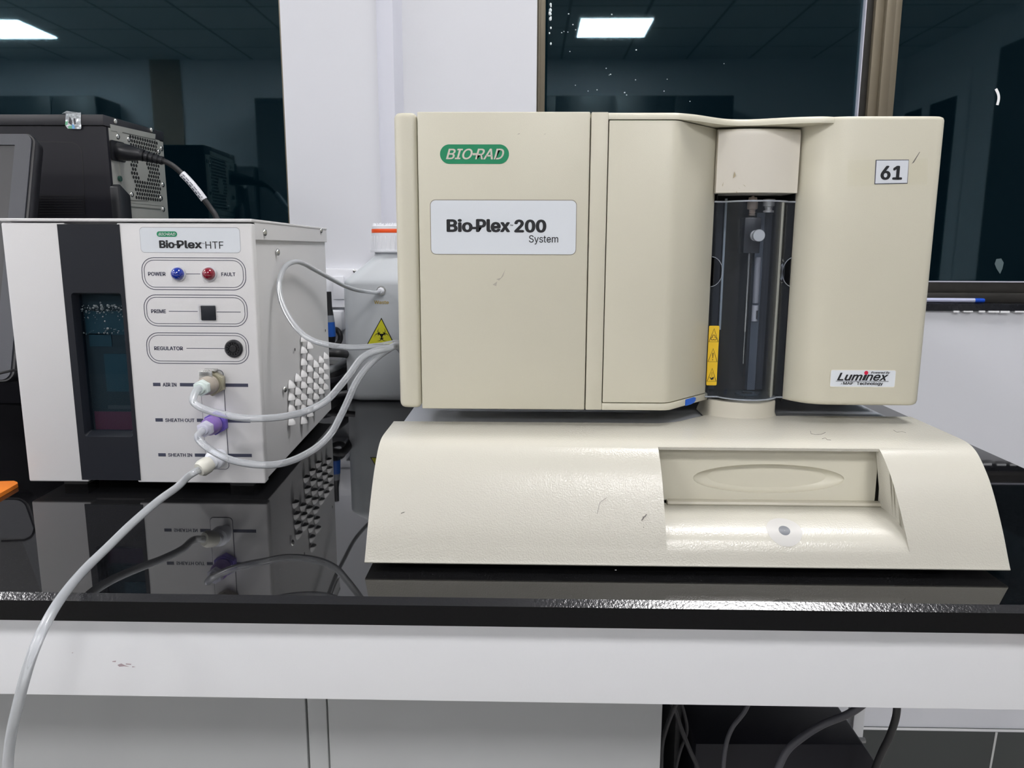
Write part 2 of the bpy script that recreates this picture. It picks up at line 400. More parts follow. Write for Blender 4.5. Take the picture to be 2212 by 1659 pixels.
for x_ in (-2.15, CR-.06):
    MB().box(x_, x_+.04, .533, 1.219, -.0822, -.0178, bevel=.0015).build('side_rail', t, WFR)
for x_, y_ in ((-2.15, .492), (CR-.06, .492), (-2.15, 1.20)):
    MB().box(x_, x_+.04, y_, y_+.04, FLOOR, -.0825, bevel=.0015).build('leg', t, WFR)
xl = at(1838, 1560, 1.2).x; xr = at(1861, 1560, 1.2).x
MB().box(xl, xr, 1.19, 1.215, -.60, -.0825, bevel=.001).build('rear_post', t, WFR)
AZ = at(1100, 1518, .4985).z
sm = MB().use(WFR).box(-2.15, CR-.02, .4985, .532, AZ, -.0178, bevel=.0015).use(mat('pink_scuff', (.35, .28, .30), .7)); f49 = facing(.4984)
for pts in (((243, 1428), (251, 1427), (250, 1430), (243, 1429.5)), ((254, 1436), (262, 1433), (270, 1437), (279, 1440), (268, 1439), (258, 1440)), ((272, 1433), (284, 1434), (283, 1436), (272, 1435)), ((286, 1439), (293, 1440), (286, 1441.5)), ((155, 1410), (159, 1409), (157, 1411))):
    sm.flat(f49, [(at(x, y, .4985).x, at(x, y, .4985).z) for x, y in pts], .0001)
sm.build('front_rail', t)
# small chip of brown wood showing under the worktop
a_ = at(2178, 1366, .485); c_ = at(2230, 1372, .485)
tag(MB().use(mat('brown_wood', (.20, .075, .03), .5)).prism([(a_.x, -.0177), (c_.x, c_.z-.0005), (c_.x+.03, c_.z-.001), (c_.x+.03, -.0177)], 'Y', .482, .497).build('wood_shim', None), 'brown sliver of wood wedged under the granite edge at far right', 'shim')

# cabinets below
CABM = mat('cabinet_grey', (.36, .37, .37), .5)
for i, (x0, x1, lb) in enumerate(((-1.35, at(661, 1560, .64).x, 'grey base cabinet under the bench, the one behind the hanging tube'), (at(709, 1560, .64).x, at(1430, 1560, .64).x, 'grey base cabinet under the bench, right of the narrow filler strip'))):
    t = thing('base_cabinet', lb, 'cabinet', ((x0+x1)/2, .9, FLOOR))
    MB().box(x0, x1, .655, 1.15, FLOOR, -.09, bevel=.002).build('carcass', t, CABM)
    MB().box(x0, x1, .640, .6545, FLOOR+.08, -.093, bevel=.0012).build('door', t, CABM)
x0, x1 = at(661, 1560, .64).x+.0015, at(709, 1560, .64).x-.0015
tag(MB().box(x0, x1, .641, 1.15, FLOOR, -.09, bevel=.0008).build('filler_strip', None, CABM), 'narrow grey filler strip between the two base cabinets', 'panel')

# black power equipment on the floor below
t = thing('power_unit', 'black metal power unit with wing bolts under the bench', 'machine', (.34, 1.0, FLOOR))
q = lambda x, y, Y: (at(x, y, Y).x, at(x, y, Y).z)
zt_ = at(1650, 1605, .80).z
MB().prism([(q(1503, 1607, .8)), (q(1865, 1608, .8)), (q(1892, 1648, .8)), (q(1892, 1648, .8)[0], -.70), (q(1503, 1607, .8)[0]-.01, -.70)], 'Y', .80, .88, bevel=.002).build('front_panel', t, BLACKM)
MB().prism([(q(1488, 1500, .9)), (q(1790, 1500, .9)), (q(1840, 1598, .9)), (q(1840, 1598, .9)[0], -.55), (q(1488, 1590, .9)[0], -.55)], 'Y', .90, 1.15, bevel=.002).build('casing', t, BLACKM)
MB().box(q(1440, 1600, .95)[0], q(1486, 1600, .95)[0], .90, 1.12, -.75, -.12, bevel=.002).build('side_plate', t, mat('dark_grey_plate', (.10, .10, .105), .5))
MB().box(.20, .46, .881, 1.12, FLOOR, -.56).build('plinth', t, BLACKM)
lp = MB().use(mat('silver_sticker', (.45, .45, .46), .5)); a_ = q(1657, 1587, .899); c_ = q(1700, 1595, .899); lp.flat(facing(.8995), [a_, (c_[0], a_[1]-.0006), c_, (a_[0]+.0003, c_[1]+.0006)], .0004)
lp.use(INK).text('MLINK 12V18', a_[0]+.004, c_[0]-.002, c_[1]+.0012, a_[1]-.0014, facing(.8990)); lp.build('rating_label', t)
for x, y in ((1520, 1590), (1810, 1598)):
    a_ = at(x, y, .892)
    bo = MB().lathe([(.006, 0), (.006, .009)], a_, (1, 0, 0), 6).lathe([(.009, .009), (.009, .012)], a_, (1, 0, 0), 20).lathe([(.0035, .012), (.0035, .034)], a_, (1, 0, 0), 10)
    bo.prism([(a_.x+.012, a_.z), (a_.x+.016, a_.z+.013), (a_.x+.022, a_.z+.004), (a_.x+.024, a_.z)], 'Y', a_.y-.003, a_.y+.003); bo.build('wing_bolt', t, mat('dull_zinc', (.42, .42, .42), .4))
tag(MB().box(q(1397, 1640, .9)[0], q(1427, 1640, .9)[0], .88, .96, FLOOR, q(1400, 1614, .88)[1], bevel=.002).build('battery_box', None, BLACKM), 'small black box between the grey cabinet and the power unit', 'box')
RUB = mat('black_rubber', (.018, .018, .02), .5); RUBG = mat('dark_grey_cord', (.05, .05, .06), .5)
def cord(name, lb, pts, r, m=RUB, n=8, cat='cable', seg=12):
    return tag(MB().tube(spline(pix(pts), n), r, seg).build(name, None, m, smooth=60), lb, cat)
cord('cable', 'thick black cord hanging in front of the stone dado at right', [(1938, 1500, .72), (1936, 1545, .72), (1922, 1590, .73), (1905, 1625, .74), (1890, 1662, .75), (1870, 1720, .76)], .0028*1.35)
cord('cable', 'grey cord slanting across the middle of the power unit', [(1880, 1510, .66), (1835, 1541, .67), (1775, 1566, .68), (1730, 1595, .68), (1700, 1622, .68), (1680, 1662, .68), (1660, 1720, .68)], .0036, RUBG)
cord('cable', 'thin dark cord near the left bolt of the power unit', [(1625, 1500, .68), (1608, 1538, .68), (1582, 1572, .68), (1568, 1610, .68), (1562, 1662, .68), (1560, 1720, .68)], .0022, RUBG)
cord('cable', 'black cord bowing left beside the grey cabinet edge', [(1470, 1500, .68), (1455, 1532, .68), (1440, 1570, .68), (1430, 1610, .68), (1428, 1662, .68), (1426, 1720, .68)], .0022)
cord('cable', 'black cord running down right over the side plate', [(1440, 1500, .69), (1458, 1535, .69), (1472, 1575, .69), (1490, 1620, .69), (1508, 1662, .69), (1520, 1720, .69)], .0022)
cord('cable', 'thin black cord crossing the others beside the power unit', [(1464, 1500, .70), (1478, 1540, .70), (1484, 1580, .70), (1470, 1620, .70), (1460, 1662, .70), (1455, 1720, .70)], .0016)

# ================================================================== PLATE PLATFORM (the low base)
t = thing('plate_platform', 'low beige sample platform with curved front under the analyzer', 'instrument base', (.113, .8, 0))
PROF = [(.622, .0880), (.610, .0880), (.597, .088), (.585, .088), (.575, .0876), (.5675, .0862), (.5610, .0832), (.5560, .0790), (.5510, .0735), (.5455, .0660), (.5400, .0555), (.5345, .0420), (.5298, .0285), (.5264, .0165), (.5240, .0085), (.5234, .0068), (.5242, .0060)]
def XLz(z): return -.112-.0055*(.088-z)/.082
def XRz(z): return .333+.0117*(.088-z)/.082
def curve2(pts, n): return [(v.x, v.y) for v in spline([(a, c, 0) for a, c in pts], n)]
PF = curve2(PROF, 3)
# recess: floor profile, from the tray front forwards until it meets the skin
RL, RR = .0985, .2735
RF = [(.5740, .0362), (.5600, .0358), (.5500, .0348), (.5430, .0325), (.5360, .0290), (.5300, .0235), (.5262, .0172)]
def prof_z(y):   # skin height at y
    for (a, c), (d, e) in zip(PF, PF[1:]):
        if (a-y)*(d-y) <= 0 and a != d: return c+(e-c)*(a-y)/(a-d)
    return PF[-1][1]
b = MB(); bm = b.bm
k_in = min(range(len(PF)), key=lambda i: abs(PF[i][0]-.5635)); zr_ = PF[k_in]
k_out = min(range(len(PF)), key=lambda i: abs(PF[i][1]-.0165))
def rimL(z): return .0980+.003*(.086-z)/.07
def rimR(z): return .2625+.0118*(.086-z)/.07
def strip(pts, xa, xb, nx=1):
    rows_ = [[bm.verts.new((xa(z)+(xb(z)-xa(z))*i/nx, y, z)) for i in range(nx+1)] for y, z in pts]
    for r0, r1 in zip(rows_, rows_[1:]):
        for i in range(nx): bm.faces.new((r0[i], r0[i+1], r1[i+1], r1[i]))
strip(PF[:k_in+1], XLz, rimL); strip(PF[k_in:k_out+1], XLz, rimL); strip(PF[k_out:], XLz, rimL)
strip(PF[:k_in+1], rimR, XRz); strip(PF[k_in:k_out+1], rimR, XRz); strip(PF[k_out:], rimR, XRz)
strip(PF[:k_in+1], rimL, rimR); strip(PF[k_out:], rimL, rimR)
ye, ze = PF[k_out]
RFc = curve2(RF[:-1]+[(ye, ze)], 4)
# side walls of the recess
def XF(y, z): return .2741+(.2716-.2741)*(y-ye)/(.576-ye)
for rim in (rimL, rimR):
    top = PF[k_in:k_out+1]
    def xw(y, z): return rim(z)
    n = 26
    def samp(L, u):
        d = [0]
        for (a, c), (e, f) in zip(L, L[1:]): d.append(d[-1]+math.hypot(a-e, c-f))
        s_ = u*d[-1]
        for i in range(len(L)-1):
            if s_ <= d[i+1]+1e-12:
                k = (s_-d[i])/max(d[i+1]-d[i], 1e-9); return (L[i][0]+(L[i+1][0]-L[i][0])*k, L[i][1]+(L[i+1][1]-L[i][1])*k)
        return L[-1]
    back = [(.5740, zr_[1])]
    A = [samp([(.576, zr_[1])]+top, i/n) for i in range(n+1)]; B = [samp([(.576, .0362)]+RFc, i/n) for i in range(n+1)]
    va = [bm.verts.new((rim(z) if y < .57 or rim is rimL else .2712, y, z)) for y, z in A]; vb = [bm.verts.new((XF(y, z) if rim is rimR else rim(z), y, z)) for y, z in B]
    for i in range(n): bm.faces.new((va[i], va[i+1], vb[i+1], vb[i]))
# recess floor
rowa = [[bm.verts.new((rimL(z), y, z)), bm.verts.new((XF(y, z), y, z))] for y, z in [(.576, .0362)]+RFc]
for r0, r1 in zip(rowa, rowa[1:]): bm.faces.new((r0[0], r0[1], r1[1], r1[0]))
# underside of the top lip, outer side walls, underside
strip([(zr_[0], zr_[1]), (zr_[0]+.0006, zr_[1]-.0022), (.58, zr_[1]-.0022)], rimL, rimR)
for X in (XLz, XRz):
    va = [bm.verts.new((X(z), y, z)) for y, z in PF]; vb = [bm.verts.new((X(.006), max(y, .5240), .006)) for y, z in PF]
    vb = [bm.verts.new((X(.006), y+.0005, .006)) for y, z in PF]
    for i in range(len(PF)-1):
        try: bm.faces.new((va[i], va[i+1], vb[i+1], vb[i]))
        except ValueError: pass
strip([(.5240, .006), (.622, .006)], XLz, XRz)
BE = [(XRz(.088), .622), (XRz(.088), .6605), (.2265, .6605), (.2190, .6590), (.1540, .6590), (.1440, .6500), (.1300, .6370), (.1180, .6295), (.1080, .6270), (XLz(.088), .6265), (XLz(.088), .622)]
bm.faces.new([bm.verts.new((x, y, .0880)) for x, y in BE])
for (xa_, ya_), (xb_, yb_) in zip(BE, BE[1:]):
    bm.faces.new([bm.verts.new(p_) for p_ in ((xa_, ya_, .0880), (xb_, yb_, .0880), (xb_, yb_, .0600), (xa_, ya_, .0600))])
strip([(.622, .060), (.622, .006)], XLz, XRz)
bmesh.ops.remove_doubles(bm, verts=bm.verts, dist=.00015)
bmesh.ops.recalc_face_normals(bm, faces=bm.faces)
SHB = b
# sliding tray front with an oval grip
b = MB(); TY = .5765; xa, xb = at(1426, 962, TY).x-.004, at(1899, 970, TY).x; za, zb = .0385, at(1650, 965, TY).z+.001
ec = at(1660, 1034, TY); ea, eb = (at(1823, 1036, TY).x-at(1496, 1032, TY).x)/2, (at(1660, 1002, TY).z-at(1660, 1064, TY).z)/2
N = 180
def onrect(a):
    dx, dz = math.cos(a)*1.0, math.sin(a)*1.0
    tx = ((xb-ec.x) if dx > 0 else (ec.x-xa))/max(abs(dx), 1e-6); tz = ((zb-ec.z) if dz > 0 else (ec.z-za))/max(abs(dz), 1e-6)
    k = min(tx, tz); return (ec.x+dx*k, ec.z+dz*k)
angs = [2*math.pi*k/N for k in range(N)]
for cx_, cz_ in ((xb, zb), (xa, zb), (xa, za), (xb, za)):
    a = math.atan2(cz_-ec.z, cx_-ec.x) % (2*math.pi); i = min(range(N), key=lambda j: abs(angs[j]-a)); angs[i] = a
def ering(s, dy): return [(ec.x+ea*s*math.cos(math.atan2(math.sin(a)*ea, math.cos(a)*eb)) , TY+dy, ec.z+eb*s*math.sin(math.atan2(math.sin(a)*ea, math.cos(a)*eb))) for a in angs]
R0 = [(onrect(a)[0], TY, onrect(a)[1]) for a in angs]; Rb = [(x, TY+.0055, z) for x, y, z in R0]
rr = [Rb, R0, ering(1.0, 0)]+[ering(s_, .0006+.0080*math.sqrt(1-s_*s_)) for s_ in (.995, .98, .95, .9, .8, .7, .55, .4, .25, .1, .02)]
b.poly(rr, caps=True)
tf = b.build('tray_front', t, mat('tray_beige', (.63, .605, .50), .42), smooth=30)
MB().prism([(TY-.0055, .0362), (TY-.0065, .0375), (TY-.0055, .0392), (TY, .0395), (TY, .0362)], 'X', at(1439, 1090, TY).x, at(1898, 1095, TY).x-.0005, bevel=.0003).build('tray_lip', t, BEIGE2)
MB().box(xa, rimR(.05)+.002, TY+.0092, TY+.011, .036, .084).build('tray_gap', t, VOID)
# printed washer label with its hole on the recess floor
cl = None
for y_, z_ in RFc:
    pass
def floor_at(px, py):
    d = ray(px, py); best = None
    for (a, c), (e, f) in zip(RFc, RFc[1:]):
        # intersect ray with the floor segment (extruded in x)
        ny, nz = -(f-c), (e-a); den = d.y*ny+d.z*nz
        if abs(den) < 1e-9: continue
        tt = ((a-O.y)*ny+(c-O.z)*nz)/den; P_ = O+d*tt
        if min(a, e)-1e-6 <= P_.y <= max(a, e)+1e-6: best = P_
    return best
def label_ring(r0, r1, cxp, cyp, dz=.0002):
    c_ = floor_at(cxp, cyp); L_ = RFc
    # arc length parametrisation around c_
    d = [0]
    for (a, c), (e, f) in zip(L_, L_[1:]): d.append(d[-1]+math.hypot(a-e, c-f))
    i0 = min(range(len(L_)), key=lambda i: abs(L_[i][0]-c_.y)); s0 = d[i0]+(L_[i0][0]-c_.y)*1.2
    def pt(u, s_):
        s_ = min(max(s0+s_, 0), d[-1])
        for i in range(len(L_)-1):
            if s_ <= d[i+1]+1e-12:
                k = (s_-d[i])/max(d[i+1]-d[i], 1e-9); a, c = L_[i]; e, f = L_[i+1]
                n_ = Vector((0, -(c-f), (a-e))).normalized(); n_ = n_ if n_.z > 0 else -n_
                return Vector((c_.x+u, a+(e-a)*k, c+(f-c)*k))+n_*dz
    o_ = []; i_ = []
    bb = MB()
    for k in range(48):
        a = 2*math.pi*k/48; o_.append([pt((r0+(r1-r0)*j/6)*math.cos(a), (r0+(r1-r0)*j/6)*math.sin(a)) for j in range(7)])
    vs = [[bb.bm.verts.new(p_) for p_ in r_] for r_ in o_]
    for k in range(48):
        for j in range(6): bb.bm.faces.new((vs[k][j], vs[k][j+1], vs[(k+1) % 48][j+1], vs[(k+1) % 48][j]))
    bmesh.ops.recalc_face_normals(bb.bm, faces=bb.bm.faces)
    return bb
label_ring(.0042, .0126, 1694, 1146, .00025).build('washer_label', t, mat('glossy_white_label', (.52, .51, .49), .4, spec=.3))
label_ring(.0002, .0043, 1695, 1146, .0002).build('label_hole', t, mat('hole_shadow_grey', (.09, .10, .12), .4))
# metal deck behind, collar under the sample tube, feet
MB().prism([(-.107, .630), (.106, .630), (.116, .6325), (.142, .6525), (.152, .6635), (.322, .6635), (.322, 1.10), (-.107, 1.10)], 'Z', .012, .0838, bevel=.0010, ang=60).build('deck', t, mat('grey_metal_deck', (.42, .44, .48), .4, metal=.2))
def arcplan(x0, x1, yback, sag, n=20):
    c = (x0+x1)/2; h = (x1-x0)/2; R = (h*h+sag*sag)/(2*sag); a = math.asin(h/R)
    return [(c+R*math.sin(-a+2*a*k/n), yback-(R*math.cos(-a+2*a*k/n)-R*math.cos(a))) for k in range(n+1)]
pl = arcplan(.1583, .2158, .662, .014)+[(.2158, .70), (.1583, .70)]; pl2 = arcplan(.1566, .2172, .662, .0155)+[(.2172, .70), (.1566, .70)]; pl3 = arcplan(.1560, .2178, .662, .0162)+[(.2178, .70), (.1560, .70)]
MB().poly([[(x, y, z) for x, y in q_] for q_, z in ((pl3, .0850), (pl2, .0877), (pl, .091), (pl, .1000), (arcplan(.1588, .2153, .662, .0135)+[(.2153, .70), (.1588, .70)], .1015))], bevel=0).build('collar', t, BEIGE2, smooth=50)
for x_, y_ in ((-.09, .56), (.305, .56), (-.09, 1.0), (.305, 1.0)):
    MB().lathe([(.012, 0), (.013, .0065)], (x_, y_, 0), seg=24).build('foot', t, RUB)
# scuffs and pencil marks
PEN = mat('pencil_mark', (.16, .15, .14), .7)
def skin(px, py):
    d = ray(px, py)
    for (a, c), (e, f) in list(zip(PF, PF[1:])):
        ny, nz = -(f-c), (e-a); den = d.y*ny+d.z*nz
        if abs(den) < 1e-9: continue
        tt = ((a-O.y)*ny+(c-O.z)*nz)/den; P_ = O+d*tt
        if min(a, e)-1e-6 <= P_.y <= max(a, e)+1e-6: return P_-d.normalized()*.0003
    return None
mk = SHB; mk.mats = [BASEP]; mk.use(PEN)
for f_ in mk.bm.faces: f_[mk.dn] = 1
for L_, r_ in ((((1386, 1124), (1392, 1116), (1397, 1111)), .00035), (((1388, 1117), (1395, 1115)), .0003), (((1390, 1138), (1391, 1139)), .0003), (((866, 1109), (870, 1107), (874, 1106)), .00025), (((1751, 931), (1752, 937), (1762, 939), (1775, 938), (1783, 934)), .0002), (((1776, 948), (1783, 946), (1787, 950), (1795, 951)), .0002), (((1930, 929), (1938, 934), (1948, 932), (1957, 935)), .00015), (((1290, 1110), (1296, 1085), (1310, 1075)), .00012)):
    P_ = [skin(*a) for a in L_]
    if all(P_): mk.tube(P_, r_, 6)
shell = mk.build('front_shell', t, smooth=38)
bv = shell.modifiers.new('bevel', 'BEVEL'); bv.width = .0006; bv.segments = 2; bv.limit_method = 'ANGLE'; bv.angle_limit = math.radians(38)

# ================================================================== ANALYZER
T = thing('analyzer', 'large beige benchtop analyzer with clear sample tube cover and number 61 sticker', 'laboratory instrument', (.11, .84, .1))
Z0, Z1 = .1012, .3338; YB = .616
# left end cap and flat front panel
MB().prism([(-.1055, .690), (-.1055, .6235), (-.1045, .6195), (-.1020, .6168), (-.0985, YB), (-.0874, YB), (-.0874, .690)], 'Z', Z0+.0003, Z1, bevel=.0042, seg=4, ang=50).build('end_cap', T, BEIGE, smooth=60)
FPN = MB().use(BEIGE).prism([(-.0866, .690), (-.0866, YB), (.0464, YB), (.0464, .690)], 'Z', Z0, Z1+.0002, bevel=.0009, seg=2, ang=50)
MB().box(-.1035, .105, .624, .6895, Z0+.003, Z1-.003).build('panel_gap', T, VOID)
MB().box(-.1015, .3215, .6990, 1.06, Z0+.001, Z1-.001, bevel=.003).build('rear_housing', T, mat('housing_grey_beige', (.5, .48, .42), .5))
for x_, y_ in ((-.07, .74), (.30, .74), (-.07, 1.02), (.30, 1.02)):
    MB().lathe([(.012, .0838), (.012, .1025)], (x_, y_, 0), seg=20).build('foot', T, RUB)
# door surround: left strip, top and bottom strips following the front outline
dl = .0610; zdb, zdt = .1075, .3278
wing = [(.1085, YB), (.1125, .6164), (.1165, .6182), (.1570, .6640)]
roof = [(.1085, YB), (.1125, .6162), (.1165, .6178), (.1300, .6250), (.1463, .6375), (.1560, .6440), (.1660, .6470), (.1760, .6470), (.1860, .6445), (.1980, .6400), (.2134, .6353), (.2293, .6328), (.2385, .6345)]
b = MB()
b.prism([(.0472, .689), (.0472, YB), (dl-.0007, YB), (dl-.0007, .689)], 'Z', Z0, Z1, bevel=.0007, ang=50)
b.prism([(dl-.0007, .689), (dl-.0007, YB)]+wing+[(.1570, .689)], 'Z', Z0, zdb-.0007, bevel=.0006, ang=50)
b.build('door_surround', T, BEIGE, smooth=40)
b = MB(); R_ = []
for z_, off in ((zdt+.0007, 0), (Z1-.0038, 0), (Z1-.0018, .0006), (Z1-.0005, .0019), (Z1+.00012, .0042)):
    R_.append([(x, y+off, z_) for x, y in [(dl-.0007, YB)]+[(v.x, v.y) for v in spline([(x, y, 0) for x, y in roof], 3)]]+[(.2385, .689, z_), (dl-.0007, .689, z_)])
b.poly(R_); b.build('top_trim', T, BEIGE, smooth=60)
wd = [(dl, YB), (.1085, YB), (.1115, .61625), (.1140, .6174), (.1165, .6190), (.1545, .6612)]
b = MB().prism([(dl, .6205)]+wd+[(.1515, .6640), (.1125, .6205)], 'Z', zdb, zdt, bevel=.0006, ang=50)
dr_ = b.build('door', T, BEIGE, smooth=60)
MB().prism([(dl, .6212), (.1122, .6212), (.1530, .6655), (.1530, .685), (dl, .685)], 'Z', zdb-.0006, zdt+.0006).build('door_gap', T, VOID)
# right shell
rt = [(.2210, .689), (.2210, .6600), (.2218, .6560), (.2240, .6510), (.2275, .6455), (.2320, .6400), (.2370, .6360), (.2430, .6335), (.2500, .6323), (.2600, .6320), (.3180, .6320), (.3215, .6327), (.3240, .6350), (.3250, .6385), (.3250, .689)]
b = MB(); R_ = []
c_ = (.28, .68)
for z_, s_ in ((.1030, .0042), (.1034, .0020), (.1048, .0006), (.1075, 0), (.3305, 0), (.3325, .0006), (.3334, .0018), (.3338, .0040)):
    R_.append([(x-(s_ if x > .30 else 0), y+(s_ if y < .66 else 0), z_) for x, y in rt])
b.poly(R_); b.build('right_panel', T, BEIGE, smooth=60)
# blue sticker on the lower strip
fw = lambda u, v, w: None
def wingpt(x):   # y of the wing front at x
    for (a, c), (e, f) in zip(wing, wing[1:]):
        if a <= x <= e: return c+(f-c)*(x-a)/(e-a)
    return wing[-1][1]
def fwing(u, v, w): return (u+w*.75, wingpt(u)-w*.66, v)
MB().flat(fwing, [(.1322, .1012), (.1322, .1064), (.1345, .1066), (.1410, .1067), (.1432, .1058), (.1430, .1034), (.1412, .1018), (.1380, .1012), (.1350, .1011)], .0006).build('blue_sticker', T, mat('blue_tape', (.0, .11, .62), .4))
# sample port: black niche, beige cover, mechanism, clear tube cover
b = MB().use(VOID); b.box(.1575, .2208, .6965, .6985, .1010, .3275); b.box(.1572, .1580, .6645, .6965, .1010, .3275); b.box(.2203, .2209, .6600, .6965, .1010, .3275); b.box(.1575, .2208, .66, .6965, .3265, .3275)
b.use(mat('niche_floor', (.012, .018, .022), .2)).prism(arcplan(.1580, .2203, .668, .013)+[(.2203, .696), (.1580, .696)], 'Z', .1030, .1045)
b.build('niche', T)
cx0, cx1 = .1532, .2196
b = MB(); R_ = []
for z_, o in ((.2764, 0), (.3215, 0), (.3243, .0003), (.3262, .0012), (.3268, .0028)):
    R_.append([(x, y+o, z_) for x, y in arcplan(cx0, cx1, .6530, .0052, 16)]+[(cx1, .69, z_), (cx0, .69, z_)])
b.use(mat('beige_cover', (.655, .62, .545), .4, var=.03, vscale=20)).poly(R_, bevel=0); PCV = b
AC = .1898
# mechanism
b = MB()
b.use(mat('guide_dark', (.03, .034, .045), .35)); b.box(.1635, .1690, .690, .696, .106, .272); b.box(.2060, .2120, .690, .696, .106, .272)
b.use(mat('guide_grey', (.085, .10, .125), .4)).box(.1975, .2045, .686, .694, .106, .262)
b.use(mat('guide_light', (.42, .48, .52), .4)).box(.1700, .1718, .688, .690, .16, .274)
b.build('guide_rails', T)
blk = MB().use(mat('probe_block_black', (.022, .022, .026), .35)); blk.box(.1835, .1975, .672, .688, .2275, .2575, bevel=.0008)
bk = blk.build('probe_block', T)
c_ = at(1633, 509, .670); k1 = MB().lathe([(.0046, 0), (.0046, -.002)], (c_.x-.0004, .671, c_.z), (0, 1, 0), 32); k1.lathe([(.0022, -.002), (.0022, -.006)], (c_.x-.0002, .671, c_.z), (0, 1, 0), 16); k1.lathe([(.0049, -.006), (.0051, -.0065), (.0051, -.0088), (.0048, -.0092)], (c_.x+.0003, .671, c_.z), (0, 1, 0), 32)
k1.build('thumb_screw', T, ALU, smooth=40)
c_ = at(1624, 470, .680)
MB().use(mat('peek_fitting', (.50, .40, .33), .45)).lathe([(.0024, -.001), (.0028, .0000), (.0024, .001), (.0028, .0018), (.0024, .0026), (.0028, .0034), (.0024, .0042), (.0040, .0046), (.0044, .0054), (.0044, .0105), (.0038, .0120), (.0034, .0145), (.0012, .0148), (.0010, .016)], (c_.x, .680, .2600), (0, 0, 1), 24).build('fitting', T)
MB().use(mat('white_line', (.55, .55, .6), .4)).tube(spline([(c_.x, .680, .275), (c_.x+.001, .680, .279), (c_.x+.006, .683, .2815), (c_.x+.012, .688, .282)], 6), .0006, 8).build('capillary', T)
c_ = at(1660, 457, .682)
MB().use(ALU).lathe([(.0045, -.0035), (.0045, -.002), (.003, -.0015), (.003, .0), (.0034, .0008), (.0030, .0015), (.0050, .002), (.0052, .0025), (.0052, .0070), (.0048, .0076)], (c_.x, .682, .2655), (0, 0, 1), 24).build('knurled_nut', T)
n_ = at(1618, 557, .680)
MB().use(STEEL).lathe([(.00115, 0), (.00115, -.0675), (.0009, -.068)], (n_.x, .680, .2273), (0, 0, 1), 16).lathe([(.0006, -.068), (.0006, -.0965), (.0003, -.097)], (n_.x, .680, .2273), (0, 0, 1), 12).build('needle', T)
b = MB().use(mat('sleeve_grey', (.33, .33, .36), .5)).lathe([(.0026, 0), (.0026, -.040)], (n_.x+.0095, .686, .224), (0, 0, 1), 16)
b.use(mat('white_tag', (.50, .50, .53), .5)).lathe([(.0028, -.042), (.0028, -.056)], (n_.x+.0095, .686, .224), (0, 0, 1), 16).use(INK).box(n_.x+.0100, n_.x+.0108, .6829, .6832, .170, .1775).box(n_.x+.0112, n_.x+.0116, .6829, .6832, .1695, .178)
b.build('loom_sleeve', T)
MB().use(mat('port_ring', (.05, .07, .085), .25)).lathe([(.0105, .0046), (.0105, .0054), (.0045, .0054)], (n_.x+.0035, .675, .100), (0, 0, 1), 32, caps=False).use(VOID).lathe([(.0045, .0055), (.0001, .0055)], (n_.x+.0035, .675, .100), (0, 0, 1), 32, caps=False).build('port_ring', T)
# clear cover: flat flanges with finger notches, bulging centre
ZA, ZT = .1045, .2697; YFL = .6600
nz_c = at(1535, 587, YFL).z; nr = .0124
arc = arcplan(.1645, .2153, YFL-.0002, .0150, 22)
def notch(z):
    h = abs(z-nz_c)
    return 0 if h >= nr else math.sqrt(nr*nr-h*h)*.76
zs = sorted(set([ZA, ZA+.0008, ZT-.0008, ZT]+[ZA+(ZT-ZA)*k/12 for k in range(13)]+[nz_c+nr*math.sin(math.radians(a)) for a in range(-90, 91, 9)]))
b = MB(); th = .0014
# keep constant column counts, flange inner ends stay fixed; outer end moves with the notch
Ro = []
for z in zs:
    nx = notch(z); l0 = min(.1542+nx, .1640); r0 = max(.2235-nx, .2158)
    outer = [(l0, YFL), (max(l0, .1600), YFL)] + arc + [(min(r0, .2195), YFL), (r0, YFL)]
    inner = [(x, y+th) for x, y in outer][::-1]
    Ro.append([(x, y, z) for x, y in outer+inner])
b.use(ACRYL).poly(Ro)
EDG = clear('acrylic_edge', (.75, .8, .85), milk=.35, milkcol=(.75, .8, .9), ior=1.6, edge=.3)
b.use(EDG); b.tube([(.1542, YFL, ZT), (.1645, YFL, ZT)]+[(x, y, ZT) for x, y in arc]+[(.2235, YFL, ZT)], .0007, 8)
b.tube([(.1542, YFL, ZA)]+[(x, y, ZA) for x, y in arc]+[(.2235, YFL, ZA)], .0007, 8)
b.tube([(.2233, YFL, ZA), (.2233, YFL, nz_c-nr)], .0004, 6); b.tube([(.2233, YFL, nz_c+nr), (.2233, YFL, ZT)], .0004, 6)
for s_, x0 in ((1, .1542), (-1, .2235)):
    b.tube([(x0+s_*.76*nr*math.cos(math.radians(a)), YFL-.0002, nz_c+nr*math.sin(math.radians(a))) for a in range(-88, 89, 8)], .00028, 6)
b.build('tube_cover', T, smooth=40)
